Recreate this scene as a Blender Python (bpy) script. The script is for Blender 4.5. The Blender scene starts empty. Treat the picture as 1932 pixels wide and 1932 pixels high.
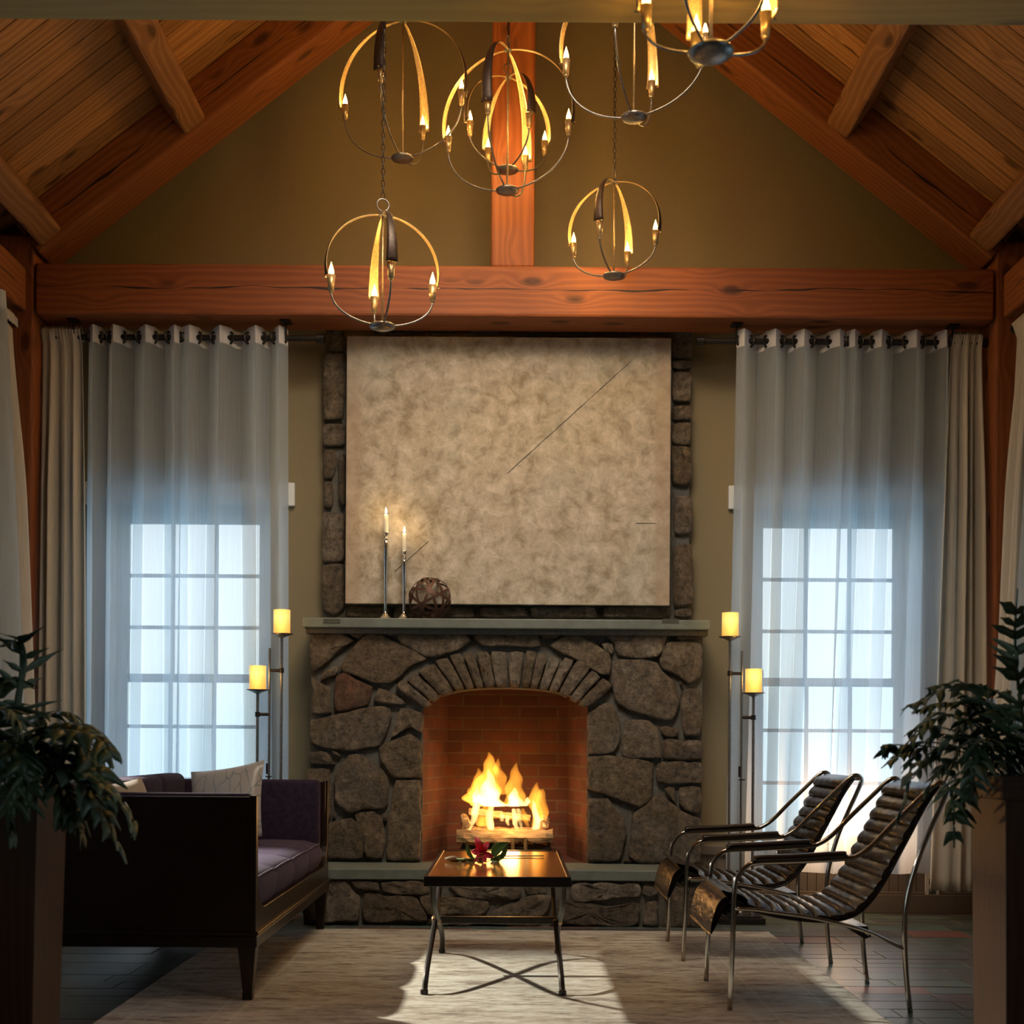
import bpy, bmesh, math, random
from mathutils import Vector, Matrix
R = math.radians
PI = math.pi
random.seed(7)
sc = bpy.context.scene
col = sc.collection
F = 2450.0; RO = 0.0065; CH = 1.02

# ------------------------------------------------------------ camera, world, exposure
cd = bpy.data.cameras.new('camera'); cam = bpy.data.objects.new('camera', cd); col.objects.link(cam)
cam.location = (0, 0, CH); cam.rotation_euler = (R(90), -RO, 0)
cd.sensor_width = 36; cd.lens = 36*F/1932; cd.shift_y = 434/1932; cd.clip_end = 100
cd.dof.use_dof = True; cd.dof.focus_distance = 6.6; cd.dof.aperture_fstop = 3.2
sc.camera = cam
sc.view_settings.view_transform = 'Standard'; sc.view_settings.look = 'None'
sc.view_settings.exposure = 0.0; sc.view_settings.gamma = 1.0
sc.view_settings.use_curve_mapping = False
sc.cycles.use_denoising = True
sc.cycles.max_bounces = 8; sc.cycles.transparent_max_bounces = 16; sc.cycles.volume_bounces = 0
sc.cycles.sample_clamp_indirect = 4.0
sc.cycles.caustics_reflective = False; sc.cycles.caustics_refractive = False

w = bpy.data.worlds.new('sky'); sc.world = w; w.use_nodes = True
nt = w.node_tree; nt.nodes.clear()
out = nt.nodes.new('ShaderNodeOutputWorld'); bg = nt.nodes.new('ShaderNodeBackground')
tc = nt.nodes.new('ShaderNodeTexCoord'); sep = nt.nodes.new('ShaderNodeSeparateXYZ')
rmp = nt.nodes.new('ShaderNodeValToRGB'); mr = nt.nodes.new('ShaderNodeMapRange')
nt.links.new(tc.outputs['Generated'], sep.inputs[0]); nt.links.new(sep.outputs['Z'], mr.inputs[0])
mr.inputs[1].default_value = -0.15; mr.inputs[2].default_value = 0.35
nt.links.new(mr.outputs[0], rmp.inputs[0])
e = rmp.color_ramp.elements
e[0].position = 0.0; e[0].color = (0.24, 0.58, 0.86, 1)
e[1].position = 1.0; e[1].color = (0.80, 0.80, 0.92, 1)
q = e.new(0.20); q.color = (0.62, 0.86, 0.96, 1)
q = e.new(0.42); q.color = (0.80, 0.95, 0.95, 1)
nt.links.new(rmp.outputs[0], bg.inputs[0]); bg.inputs[1].default_value = 3.1
nt.links.new(bg.outputs[0], out.inputs[0])

def light(name, kind, loc, energy, color, rot=(0,0,0), **kw):
    l = bpy.data.lights.new(name, kind); l.energy = energy; l.color = color
    for k, v in kw.items():
        if k == 'portal': l.cycles.is_portal = v
        else: setattr(l, k, v)
    o = bpy.data.objects.new(name, l); col.objects.link(o); o.location = loc; o.rotation_euler = rot
    return o
def aim(o, target):
    o.rotation_euler = (Vector(target)-o.location).to_track_quat('-Z', 'Y').to_euler()
WX = 3.05; YB = 7.86
# portals at every window (rear wall 7.86, side walls)
for cx in (-1.95, 1.99):
    light('window_portal', 'AREA', (cx, YB+0.12, 1.40), 1, (1,1,1), (R(-90),0,0), shape='RECTANGLE', size=0.9, size_y=1.95, portal=True)
for s in (-1, 1):
    for cy in (2.0, 5.5):
        light('window_portal', 'AREA', (s*(WX+0.12), cy, 1.5), 1, (1,1,1), (0, R(90)*s, 0), shape='RECTANGLE', size=2.1, size_y=1.5, portal=True)
# added unseen lights: rug spot behind the sofa, curtain glow, overhead fill
sp = light('added_rug_spot', 'SPOT', (-2.62, 6.30, 1.80), 800, (1.0, 0.95, 0.82), spot_size=R(42), spot_blend=0.8, shadow_soft_size=0.03)
aim(sp, (0.02, 5.20, 0.0))
light('curtain_glow_fill', 'POINT', (1.93, 7.72, 0.55), 7.5, (1.0, 0.55, 0.25), shadow_soft_size=0.08)  # added warm light between curtain and wall, for the peach glow
ov = light('overhead_fill', 'AREA', (0.0, 4.6, 4.7), 28, (1.0, 0.86, 0.70), shape='RECTANGLE', size=1.6, size_y=1.2, spread=R(84))  # added soft fill above the frame for the stonework and painting
aim(ov, (0.0, 7.6, 1.45))

# ------------------------------------------------------------ helpers
def P(px, py, Y):
    u = px-966; v = 1400-py
    return Vector(((u-RO*v)*Y/F, Y, CH+(v+RO*u)*Y/F))
def tag(o, label=None, cat=None, group=None, kind=None):
    if label: o['label'] = label
    if cat: o['category'] = cat
    if group: o['group'] = group
    if kind: o['kind'] = kind
    return o
def empty(name, loc=(0,0,0), rz=0):
    o = bpy.data.objects.new(name, None); col.objects.link(o); o.location = loc; o.rotation_euler = (0,0,rz)
    o.empty_display_size = 0.05
    return o
def link_mesh(name, me, mat, parent=None, smooth=False):
    o = bpy.data.objects.new(name, me); col.objects.link(o)
    if mat: me.materials.append(mat)
    if parent: o.parent = parent
    if smooth:
        for p in me.polygons: p.use_smooth = True
    return o
def catmull(pts, n=8):
    pts = [Vector(p) for p in pts]
    if len(pts) < 3: 
        return [pts[0].lerp(pts[-1], i/n) for i in range(n+1)]
    ext = [pts[0]*2-pts[1]] + pts + [pts[-1]*2-pts[-2]]
    res = []
    for i in range(1, len(ext)-2):
        p0, p1, p2, p3 = ext[i-1:i+3]
        for k in range(n):
            t = k/n
            res.append(0.5*((2*p1)+(p2-p0)*t+(2*p0-5*p1+4*p2-p3)*t*t+(3*p1-p0-3*p2+p3)*t*t*t))
    res.append(pts[-1]); return res
class MB:
    def __init__(s): s.v = []; s.f = []
    def box(s, a, b):
        x0,y0,z0 = a; x1,y1,z1 = b; n = len(s.v)
        s.v += [(x0,y0,z0),(x1,y0,z0),(x1,y1,z0),(x0,y1,z0),(x0,y0,z1),(x1,y0,z1),(x1,y1,z1),(x0,y1,z1)]
        s.f += [tuple(n+i for i in q) for q in ((0,3,2,1),(4,5,6,7),(0,1,5,4),(1,2,6,5),(2,3,7,6),(3,0,4,7))]
        return s
    def frustum(s, c0, a0, b0, c1, a1, b1):
        n = len(s.v)
        for c, a, b in ((c0,a0,b0),(c1,a1,b1)):
            for sx, sy in ((-1,-1),(1,-1),(1,1),(-1,1)): s.v.append((c[0]+sx*a/2, c[1]+sy*b/2, c[2]))
        s.f += [tuple(n+i for i in q) for q in ((0,3,2,1),(4,5,6,7),(0,1,5,4),(1,2,6,5),(2,3,7,6),(3,0,4,7))]
        return s
    def lathe(s, prof, c=(0,0,0), n=24, axis='z'):
        b = len(s.v)
        for r, z in prof:
            for i in range(n):
                a = 2*PI*i/n
                p = (r*math.cos(a), r*math.sin(a), z)
                if axis == 'x': p = (p[2], p[0], p[1])
                if axis == 'y': p = (p[0], p[2], p[1])
                s.v.append((p[0]+c[0], p[1]+c[1], p[2]+c[2]))
        for j in range(len(prof)-1):
            for i in range(n):
                k = (i+1) % n
                s.f.append((b+j*n+i, b+j*n+k, b+(j+1)*n+k, b+(j+1)*n+i))
        s.f.append(tuple(b+i for i in range(n))[::-1]); s.f.append(tuple(b+(len(prof)-1)*n+i for i in range(n)))
        return s
    def tube(s, pts, r, n=8, closed=False, rx=None):
        pts = [Vector(p) for p in pts]; m = len(pts); b = len(s.v)
        rr = r if isinstance(r, (list,tuple)) else [r]*m
        up = Vector((0,0,1)); prevn = None
        for i, p in enumerate(pts):
            if closed: t = pts[(i+1)%m]-pts[i-1]
            else: t = pts[min(i+1,m-1)]-pts[max(i-1,0)]
            t.normalize()
            if prevn is None:
                h = up if abs(t.z) < 0.9 else Vector((0,1,0))
                nn = h - t*h.dot(t)
            else: nn = prevn - t*prevn.dot(t)
            nn.normalize(); prevn = nn; bb = t.cross(nn)
            for k in range(n):
                a = 2*PI*(k+0.5)/n
                s.v.append(tuple(p + (nn*math.cos(a)+bb*math.sin(a)*(rx or 1))*rr[i]))
        for i in range(m if closed else m-1):
            j = (i+1) % m
            for k in range(n):
                l = (k+1) % n
                s.f.append((b+i*n+k, b+i*n+l, b+j*n+l, b+j*n+k))
        if not closed:
            s.f.append(tuple(b+k for k in range(n))[::-1]); s.f.append(tuple(b+(m-1)*n+k for k in range(n)))
        return s
    def grid(s, rows):
        b = len(s.v); nr = len(rows); nc = len(rows[0])
        for r_ in rows: s.v += [tuple(p) for p in r_]
        for i in range(nr-1):
            for j in range(nc-1):
                s.f.append((b+i*nc+j, b+i*nc+j+1, b+(i+1)*nc+j+1, b+(i+1)*nc+j))
        return s
    def prism(s, poly, fn, d0, d1):
        b = len(s.v); n = len(poly)
        for d in (d0, d1):
            for q in poly: s.v.append(tuple(fn(q[0], q[1], d)))
        s.f.append(tuple(b+i for i in range(n))[::-1]); s.f.append(tuple(b+n+i for i in range(n)))
        for i in range(n):
            k = (i+1) % n; s.f.append((b+i, b+k, b+n+k, b+n+i))
        return s
    def build(s, name, mat, parent=None, smooth=False, bevel=0, seg=2, solid=0, subsurf=0, origin=None):
        me = bpy.data.meshes.new(name)
        if origin is not None:
            o_ = Vector(origin); s.v = [tuple(Vector(v)-o_) for v in s.v]
        me.from_pydata(s.v, [], s.f); me.update()
        bm = bmesh.new(); bm.from_mesh(me); bmesh.ops.recalc_face_normals(bm, faces=bm.faces); bm.to_mesh(me); bm.free()
        o = link_mesh(name, me, mat, parent, smooth)
        if origin is not None: o.location = origin
        if solid:
            m = o.modifiers.new('s','SOLIDIFY'); m.thickness = solid; m.offset = 0
        if bevel:
            m = o.modifiers.new('b','BEVEL'); m.width = bevel; m.segments = seg; m.limit_method = 'ANGLE'; m.angle_limit = R(35)
            if smooth is False:
                m.harden_normals = False
        if subsurf:
            m = o.modifiers.new('u','SUBSURF'); m.levels = subsurf; m.render_levels = subsurf
        return o
def copy_part(src, name, parent):
    o = src.copy(); col.objects.link(o); o.parent = parent; return o

# ------------------------------------------------------------ materials
def new_mat(name):
    m = bpy.data.materials.new(name); m.use_nodes = True; nt = m.node_tree
    return m, nt, nt.nodes['Principled BSDF'], nt.nodes['Material Output']
def N(nt, t, **kw):
    n = nt.nodes.new('ShaderNode'+t)
    for k, v in kw.items():
        if k.startswith('i_'):
            n.inputs[k[2:].replace('_',' ')].default_value = v
        else: setattr(n, k, v)
    return n
def L(nt, a, b): nt.links.new(a, b)
def ramp(nt, fac, stops):
    r = N(nt, 'ValToRGB'); e = r.color_ramp.elements
    e[0].position = stops[0][0]; e[0].color = (*stops[0][1], 1)
    e[1].position = stops[-1][0]; e[1].color = (*stops[-1][1], 1)
    for p, c in stops[1:-1]:
        q = e.new(p); q.color = (*c, 1)
    if fac is not None: L(nt, fac, r.inputs[0])
    return r
def mixc(nt, fac, a, b, mode='MIX'):
    m = N(nt, 'Mix', data_type='RGBA', blend_type=mode)
    for i, x in ((0, fac), (6, a), (7, b)):
        if isinstance(x, (int, float)): m.inputs[i].default_value = x
        elif isinstance(x, tuple): m.inputs[i].default_value = (*x, 1) if len(x) == 3 else x
        else: L(nt, x, m.inputs[i])
    return m.outputs[2]
def math_(nt, op, a, b=None, c=None):
    m = N(nt, 'Math', operation=op)
    for i, x in enumerate((a, b, c)):
        if x is None: continue
        if isinstance(x, (int, float)): m.inputs[i].default_value = x
        else: L(nt, x, m.inputs[i])
    return m.outputs[0]
def mapped(nt, scale, coord='Object', rot=(0,0,0), loc=(0,0,0)):
    tc = N(nt, 'TexCoord'); mp = N(nt, 'Mapping')
    mp.inputs['Scale'].default_value = scale; mp.inputs['Rotation'].default_value = rot; mp.inputs['Location'].default_value = loc
    L(nt, tc.outputs[coord], mp.inputs[0]); return mp.outputs[0]
def noise(nt, vec, scale, detail=4, rough=0.55, dist=0.0):
    n = N(nt, 'TexNoise'); n.inputs['Scale'].default_value = scale; n.inputs['Detail'].default_value = detail
    n.inputs['Roughness'].default_value = rough; n.inputs['Distortion'].default_value = dist
    if vec is not None: L(nt, vec, n.inputs['Vector'])
    return n
def bump(nt, h, strength, dist, bsdf):
    b = N(nt, 'Bump'); b.inputs['Strength'].default_value = strength; b.inputs['Distance'].default_value = dist
    L(nt, h, b.inputs['Height']); L(nt, b.outputs[0], bsdf.inputs['Normal']); return b
def simple(name, colr, rough=0.5, metal=0.0, nscale=20, var=0.15, bmp=0.1, bd=0.002, **kw):
    m, nt, b, o = new_mat(name)
    v = mapped(nt, (1,1,1)); n = noise(nt, v, nscale)
    dark = tuple(c*(1-var) for c in colr); lite = tuple(min(1, c*(1+var)) for c in colr)
    r = ramp(nt, n.outputs[0], [(0.3, dark), (0.7, lite)])
    L(nt, r.outputs[0], b.inputs['Base Color']); b.inputs['Roughness'].default_value = rough; b.inputs['Metallic'].default_value = metal
    if bmp: bump(nt, n.outputs[0], bmp, bd, b)
    for k, val in kw.items(): b.inputs[k.replace('_',' ')].default_value = val
    return m
def wood(name, base, dark, rough=0.55, scale=1.0, knots=True, crack=None, island=False, bmp=0.25, contrast=1.0):
    """long grain along object X"""
    m, nt, b, o = new_mat(name)
    tc = N(nt, 'TexCoord'); vec = tc.outputs['Object']
    if island:
        g = N(nt, 'NewGeometry'); mul = N(nt, 'VectorMath', operation='SCALE'); mul.inputs[0].default_value = (37, 11, 23)
        L(nt, g.outputs['Random Per Island'], mul.inputs['Scale'])
        ad = N(nt, 'VectorMath', operation='ADD'); L(nt, vec, ad.inputs[0]); L(nt, mul.outputs[0], ad.inputs[1]); vec = ad.outputs[0]
    def mp(s):
        q = N(nt, 'Mapping'); q.inputs['Scale'].default_value = s; L(nt, vec, q.inputs[0]); return q.outputs[0]
    # knots
    vo = N(nt, 'TexVoronoi', feature='F1'); vo.inputs['Scale'].default_value = 1.0; L(nt, mp((2.6*scale, 6.5*scale, 6.5*scale)), vo.inputs['Vector'])
    kd = vo.outputs['Distance']
    warp = noise(nt, mp((0.7*scale, 3*scale, 3*scale)), 1.0, 2)
    # rings = wave on warped coordinate
    ringin = math_(nt, 'ADD', math_(nt, 'MULTIPLY', warp.outputs[0], 6.0), math_(nt, 'MULTIPLY', math_(nt, 'POWER', math_(nt, 'MAXIMUM', math_(nt, 'SUBTRACT', 0.55, kd), 0.0), 2.0), 18.0))
    sepn = N(nt, 'SeparateXYZ'); L(nt, vec, sepn.inputs[0])
    lin = math_(nt, 'ADD', math_(nt, 'MULTIPLY', sepn.outputs[1], 44*scale), math_(nt, 'MULTIPLY', sepn.outputs[2], 52*scale))
    ring = math_(nt, 'SINE', math_(nt, 'MULTIPLY', math_(nt, 'ADD', ringin, lin), 3.2))
    ring = math_(nt, 'MULTIPLY_ADD', ring, 0.5, 0.5)
    fine = noise(nt, mp((3*scale, 110*scale, 110*scale)), 1.0, 3)
    mixv = math_(nt, 'ADD', math_(nt, 'MULTIPLY', ring, 0.45*contrast), math_(nt, 'MULTIPLY', fine.outputs[0], 0.70))
    r = ramp(nt, mixv, [(0.28, base), (0.74, tuple(base[i]*0.35+dark[i]*0.65 for i in range(3)))])
    c = r.outputs[0]
    big = noise(nt, mp((0.9, 2.2, 2.2)), 1.0, 3)
    c = mixc(nt, math_(nt, 'MULTIPLY', big.outputs[0], 0.55), c, tuple(x*0.55 for x in base), 'MIX')
    if knots:
        vo2 = N(nt, 'TexVoronoi', feature='F1'); vo2.inputs['Scale'].default_value = 1.0; L(nt, mp((2.6*scale, 6.5*scale, 6.5*scale)), vo2.inputs['Vector'])
        kn = N(nt, 'MapRange'); L(nt, vo2.outputs['Distance'], kn.inputs[0]); kn.inputs[1].default_value = 0.10; kn.inputs[2].default_value = 0.22; kn.inputs[3].default_value = 1; kn.inputs[4].default_value = 0
        c = mixc(nt, math_(nt, 'MULTIPLY', kn.outputs[0], 0.85), c, tuple(x*0.28 for x in dark))
    hgt = mixv
    if crack is not None:
        cz, wth = crack
        wob = noise(nt, mp((0.8, 0, 0)), 1.0, 3, 0.6)
        off = math_(nt, 'SUBTRACT', math_(nt, 'SUBTRACT', sepn.outputs[2], cz), math_(nt, 'MULTIPLY', math_(nt, 'SUBTRACT', wob.outputs[0], 0.5), 0.12))
        ab = math_(nt, 'ABSOLUTE', off)
        wn = noise(nt, mp((1.7, 0, 0)), 1.3, 2)
        wid = math_(nt, 'MULTIPLY', math_(nt, 'MAXIMUM', math_(nt, 'SUBTRACT', wn.outputs[0], 0.40), 0.0), wth*6)
        mk = math_(nt, 'LESS_THAN', ab, wid)
        c = mixc(nt, mk, c, tuple(x*0.12 for x in dark))
    if island:
        g2 = N(nt, 'NewGeometry'); hv = N(nt, 'HueSaturation'); L(nt, c, hv.inputs['Color'])
        mrn = N(nt, 'MapRange'); L(nt, g2.outputs['Random Per Island'], mrn.inputs[0]); mrn.inputs[3].default_value = 0.72; mrn.inputs[4].default_value = 1.25
        L(nt, mrn.outputs[0], hv.inputs['Value']); c = hv.outputs[0]
    L(nt, c, b.inputs['Base Color']); b.inputs['Roughness'].default_value = rough
    if bmp: bump(nt, hgt, bmp, 0.003, b)
    return m

M = {}
M['beam'] = wood('red_fir_beam', (0.37,0.108,0.028), (0.17,0.042,0.012), 0.6, 1.0, crack=(0.012, 0.0045))
M['rafter'] = wood('rafter_fir', (0.38,0.13,0.038), (0.18,0.05,0.016), 0.6, 1.0, crack=(-0.01, 0.006))
M['post'] = wood('post_fir', (0.38,0.12,0.035), (0.2,0.05,0.016), 0.6, 1.0)
M['purlin'] = wood('purlin_fir', (0.42,0.20,0.075), (0.18,0.065,0.02), 0.6, 1.1, contrast=1.5)
M['palebeam'] = wood('pale_beam', (0.52,0.34,0.075), (0.38,0.22,0.05), 0.6, 0.8, contrast=0.7)
M['boards'] = wood('ceiling_boards', (0.52,0.27,0.10), (0.20,0.07,0.025), 0.5, 1.0, island=True, contrast=0.8)
M['walnut'] = wood('walnut', (0.016,0.006,0.003), (0.008,0.003,0.0015), 0.30, 1.5, knots=False, bmp=0.03)
M['wall'] = simple('painted_wall', (0.235,0.19,0.108), 0.85, nscale=180, var=0.06, bmp=0.25, bd=0.002)
M['wains'] = simple('wainscot_paint', (0.16,0.13,0.10), 0.6, nscale=40, var=0.06)
M['trim'] = simple('white_trim', (0.66,0.70,0.70), 0.5, nscale=30, var=0.04)
M['iron'] = simple('dark_iron', (0.035,0.030,0.026), 0.42, 0.7, 60, 0.2, 0.1)
M['bronze'] = simple('bronze_lamp_metal', (0.22,0.20,0.18), 0.34, 0.85, 90, 0.25, 0.15)
M['gold'] = simple('soft_gold_metal', (0.42,0.29,0.14), 0.38, 0.75, 90, 0.25, 0.2)
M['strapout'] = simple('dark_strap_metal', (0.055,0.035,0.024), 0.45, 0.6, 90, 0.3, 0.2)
M['steel'] = simple('polished_steel', (0.50,0.46,0.40), 0.14, 1.0, 40, 0.1, 0.02)
M['silver'] = simple('hammered_silver', (0.75,0.72,0.66), 0.13, 1.0, 60, 0.05, 0.5, 0.003)
M['rust'] = simple('rusty_strap', (0.09,0.045,0.03), 0.55, 0.6, 50, 0.35, 0.3)
M['wax'] = simple('cream_wax', (0.85,0.78,0.62), 0.5, 0, 20, 0.03, 0.02)
M['black'] = simple('black_frame', (0.012,0.009,0.007), 0.3, 0.2, 60, 0.3, 0.05)
M['mantel'] = simple('bluestone', (0.135,0.16,0.14), 0.55, 0, 12, 0.18, 0.25, 0.004)
M['inlay'] = simple('mantel_notch', (0.055,0.06,0.05), 0.6, 0, 60, 0.3, 0.2)
M['soil'] = simple('soil', (0.02,0.014,0.01), 0.95, 0, 60, 0.4, 0.8, 0.01)
M['outlet'] = simple('outlet_plastic', (0.62,0.60,0.55), 0.4, 0, 20, 0.02, 0)
M['wick'] = simple('wick', (0.02,0.015,0.01), 0.9, 0, 60, 0.2, 0)

def stone_mat(name, cols, sat=1.0):
    m, nt, b, o = new_mat(name)
    g = N(nt, 'NewGeometry')
    st = ramp(nt, g.outputs['Random Per Island'], [(i/(len(cols)-1), c) for i, c in enumerate(cols)])
    st.color_ramp.interpolation = 'LINEAR'
    v = mapped(nt, (1,1,1))
    n1 = noise(nt, v, 6, 8, 0.68, 0.3); n2 = noise(nt, v, 30, 8, 0.8); n3 = noise(nt, v, 130, 3)
    vo = N(nt, 'TexVoronoi', feature='F1'); vo.inputs['Scale'].default_value = 13; L(nt, mixc(nt, 0.12, v, n2.outputs['Color']), vo.inputs['Vector'])
    c = mixc(nt, ramp(nt, n1.outputs[0], [(0.38,(0,0,0)),(0.68,(1,1,1))]).outputs[0], st.outputs[0], (0.21,0.155,0.095))
    c = mixc(nt, 0.9, c, ramp(nt, n2.outputs[0], [(0.34,(0.22,0.19,0.16)),(0.5,(0.95,0.93,0.9)),(0.66,(1.7,1.62,1.5))]).outputs[0], 'MULTIPLY')
    L(nt, c, b.inputs['Base Color']); b.inputs['Roughness'].default_value = 0.75
    h = math_(nt, 'ADD', math_(nt, 'ADD', math_(nt, 'MULTIPLY', n1.outputs[0], 1.4), math_(nt, 'MULTIPLY', vo.outputs['Distance'], 0.7)), math_(nt, 'ADD', math_(nt, 'MULTIPLY', n2.outputs[0], 0.8), math_(nt, 'MULTIPLY', n3.outputs[0], 0.25)))
    bump(nt, h, 1.0, 0.045, b)
    return m
M['stone'] = stone_mat('fieldstone', [(0.19,0.15,0.11),(0.36,0.30,0.23),(0.22,0.16,0.10),(0.42,0.36,0.29),(0.16,0.13,0.10),(0.30,0.235,0.15),(0.38,0.33,0.27),(0.21,0.17,0.13)])
M['stone_red'] = stone_mat('red_fieldstone', [(0.22,0.09,0.055),(0.22,0.09,0.055)])
M['mortar'] = simple('mortar', (0.12,0.115,0.10), 0.9, 0, 60, 0.25, 0.6, 0.006)

def brick_mat():
    m, nt, b, o = new_mat('firebrick')
    tc = N(nt, 'TexCoord'); sp_ = N(nt, 'SeparateXYZ'); L(nt, tc.outputs['Object'], sp_.inputs[0])
    cb = N(nt, 'CombineXYZ'); L(nt, math_(nt, 'ADD', sp_.outputs[0], sp_.outputs[1]), cb.inputs[0]); L(nt, sp_.outputs[2], cb.inputs[1])
    br = N(nt, 'TexBrick'); L(nt, cb.outputs[0], br.inputs['Vector'])
    br.inputs['Color1'].default_value = (0.17,0.050,0.022,1); br.inputs['Color2'].default_value = (0.09,0.026,0.013,1); br.inputs['Mortar'].default_value = (0.14,0.085,0.045,1)
    br.inputs['Scale'].default_value = 1; br.inputs['Brick Width'].default_value = 0.235; br.inputs['Row Height'].default_value = 0.073; br.inputs['Mortar Size'].default_value = 0.006
    n = noise(nt, mapped(nt, (1,1,1)), 9, 5)
    c = mixc(nt, ramp(nt, n.outputs[0], [(0.35,(0,0,0)),(0.75,(0.8,0.8,0.8))]).outputs[0], br.outputs[0], (0.07,0.03,0.02))
    L(nt, c, b.inputs['Base Color']); b.inputs['Roughness'].default_value = 0.85
    bump(nt, math_(nt, 'SUBTRACT', 1.0, br.outputs['Fac']), 0.8, 0.008, b)
    return m
M['brick'] = brick_mat()

def slate_mat():
    m, nt, b, o = new_mat('slate_tiles')
    g = N(nt, 'NewGeometry')
    st = ramp(nt, g.outputs['Random Per Island'], [(0,(0.07,0.10,0.09)),(0.2,(0.10,0.14,0.12)),(0.4,(0.06,0.075,0.08)),(0.55,(0.11,0.135,0.11)),(0.7,(0.085,0.075,0.085)),(0.85,(0.075,0.10,0.085)),(0.88,(0.20,0.075,0.06)),(0.93,(0.17,0.07,0.06)),(0.95,(0.06,0.085,0.08)),(1,(0.11,0.12,0.11))])
    v = mapped(nt, (1,1,1)); n1 = noise(nt, v, 3.5, 6, 0.6, 0.6); n2 = noise(nt, v, 30, 4)
    c = mixc(nt, 0.8, st.outputs[0], ramp(nt, n1.outputs[0], [(0.3,(0.55,0.55,0.55)),(0.7,(1.3,1.3,1.3))]).outputs[0], 'MULTIPLY')
    L(nt, c, b.inputs['Base Color'])
    rr = N(nt, 'MapRange'); L(nt, n1.outputs[0], rr.inputs[0]); rr.inputs[3].default_value = 0.22; rr.inputs[4].default_value = 0.46; L(nt, rr.outputs[0], b.inputs['Roughness'])
    bump(nt, math_(nt, 'ADD', n1.outputs[0], math_(nt, 'MULTIPLY', n2.outputs[0], 0.2)), 0.45, 0.01, b)
    return m
M['slate'] = slate_mat()
M['grout'] = simple('grout', (0.30,0.26,0.19), 0.85, 0, 40, 0.2, 0.3)

def rug_mat():
    m, nt, b, o = new_mat('distressed_rug')
    n1 = noise(nt, mapped(nt, (1.3, 5.5, 1)), 2.2, 8, 0.72, 0.3)
    n2 = noise(nt, mapped(nt, (7, 34, 1)), 2.0, 6, 0.75, 0.4)
    n4 = noise(nt, mapped(nt, (1, 1, 1)), 1.6, 3, 0.5, 1.0)
    v = N(nt, 'TexVoronoi', feature='DISTANCE_TO_EDGE'); v.inputs['Scale'].default_value = 7; L(nt, mapped(nt, (1,1,1)), v.inputs['Vector'])
    a = math_(nt, 'ADD', math_(nt, 'MULTIPLY', n1.outputs[0], 0.55), math_(nt, 'MULTIPLY', n2.outputs[0], 0.55))
    r = ramp(nt, a, [(0.44,(0.10,0.065,0.04)),(0.50,(0.30,0.24,0.16)),(0.555,(0.52,0.48,0.38)),(0.66,(0.68,0.66,0.57))])
    sp_ = N(nt, 'SeparateXYZ'); tc = N(nt, 'TexCoord'); L(nt, tc.outputs['Object'], sp_.inputs[0])
    # faded border bands following the rectangle
    ax = math_(nt, 'SUBTRACT', 1.44, math_(nt, 'ABSOLUTE', sp_.outputs[0])); ay = math_(nt, 'SUBTRACT', 2.0, math_(nt, 'ABSOLUTE', sp_.outputs[1]))
    d = math_(nt, 'MINIMUM', ax, ay)
    lines = None
    for p_, w_ in ((0.10,0.008),(0.17,0.006),(0.40,0.007),(0.48,0.010)):
        t = math_(nt, 'LESS_THAN', math_(nt, 'ABSOLUTE', math_(nt, 'SUBTRACT', d, p_)), w_)
        lines = t if lines is None else math_(nt, 'MAXIMUM', lines, t)
    c = mixc(nt, math_(nt, 'MULTIPLY', lines, math_(nt, 'MULTIPLY', n1.outputs[0], 0.7)), r.outputs[0], (0.70,0.66,0.56))
    c = mixc(nt, math_(nt, 'MULTIPLY', ramp(nt, n4.outputs[0], [(0.45,(0,0,0)),(0.7,(1,1,1))]).outputs[0], 0.35), c, (0.34,0.27,0.18))
    L(nt, c, b.inputs['Base Color']); b.inputs['Roughness'].default_value = 0.95; b.inputs['Sheen Weight'].default_value = 0.2
    bump(nt, n2.outputs[0], 0.5, 0.006, b)
    return m
M['rug'] = rug_mat()

def canvas_mat():
    m, nt, b, o = new_mat('plaster_canvas')
    v = mapped(nt, (1,1,1)); n1 = noise(nt, v, 11, 9, 0.72, 0.35); n2 = noise(nt, v, 40, 6, 0.75, 0.3); n3 = noise(nt, mapped(nt,(1,1,0.8)), 1.1, 3)
    r = ramp(nt, n1.outputs[0], [(0.36,(0.27,0.225,0.15)),(0.47,(0.40,0.345,0.26)),(0.56,(0.49,0.435,0.345)),(0.68,(0.62,0.57,0.48))])
    c = mixc(nt, ramp(nt, n2.outputs[0], [(0.56,(0,0,0)),(0.66,(0.5,0.5,0.5))]).outputs[0], r.outputs[0], (0.29,0.29,0.215))
    sp_ = N(nt, 'SeparateXYZ'); tc = N(nt, 'TexCoord'); L(nt, tc.outputs['Object'], sp_.inputs[0])
    edge = math_(nt, 'ADD', math_(nt, 'ABSOLUTE', sp_.outputs[0]), math_(nt, 'MULTIPLY', math_(nt, 'SUBTRACT', n1.outputs[0], 0.5), 0.05))
    em = N(nt, 'MapRange'); L(nt, edge, em.inputs[0]); em.inputs[1].default_value = 0.86; em.inputs[2].default_value = 0.885
    c = mixc(nt, math_(nt, 'MULTIPLY', em.outputs[0], 0.55), c, (0.40,0.29,0.20))
    c = mixc(nt, math_(nt, 'MULTIPLY', ramp(nt, n3.outputs[0], [(0.5,(0,0,0)),(0.66,(1,1,1))]).outputs[0], 0.35), c, (0.38,0.42,0.36))
    L(nt, c, b.inputs['Base Color']); b.inputs['Roughness'].default_value = 0.75
    bump(nt, math_(nt, 'ADD', n1.outputs[0], math_(nt, 'MULTIPLY', n2.outputs[0], 0.4)), 0.6, 0.012, b)
    return m
M['canvas'] = canvas_mat()

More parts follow.
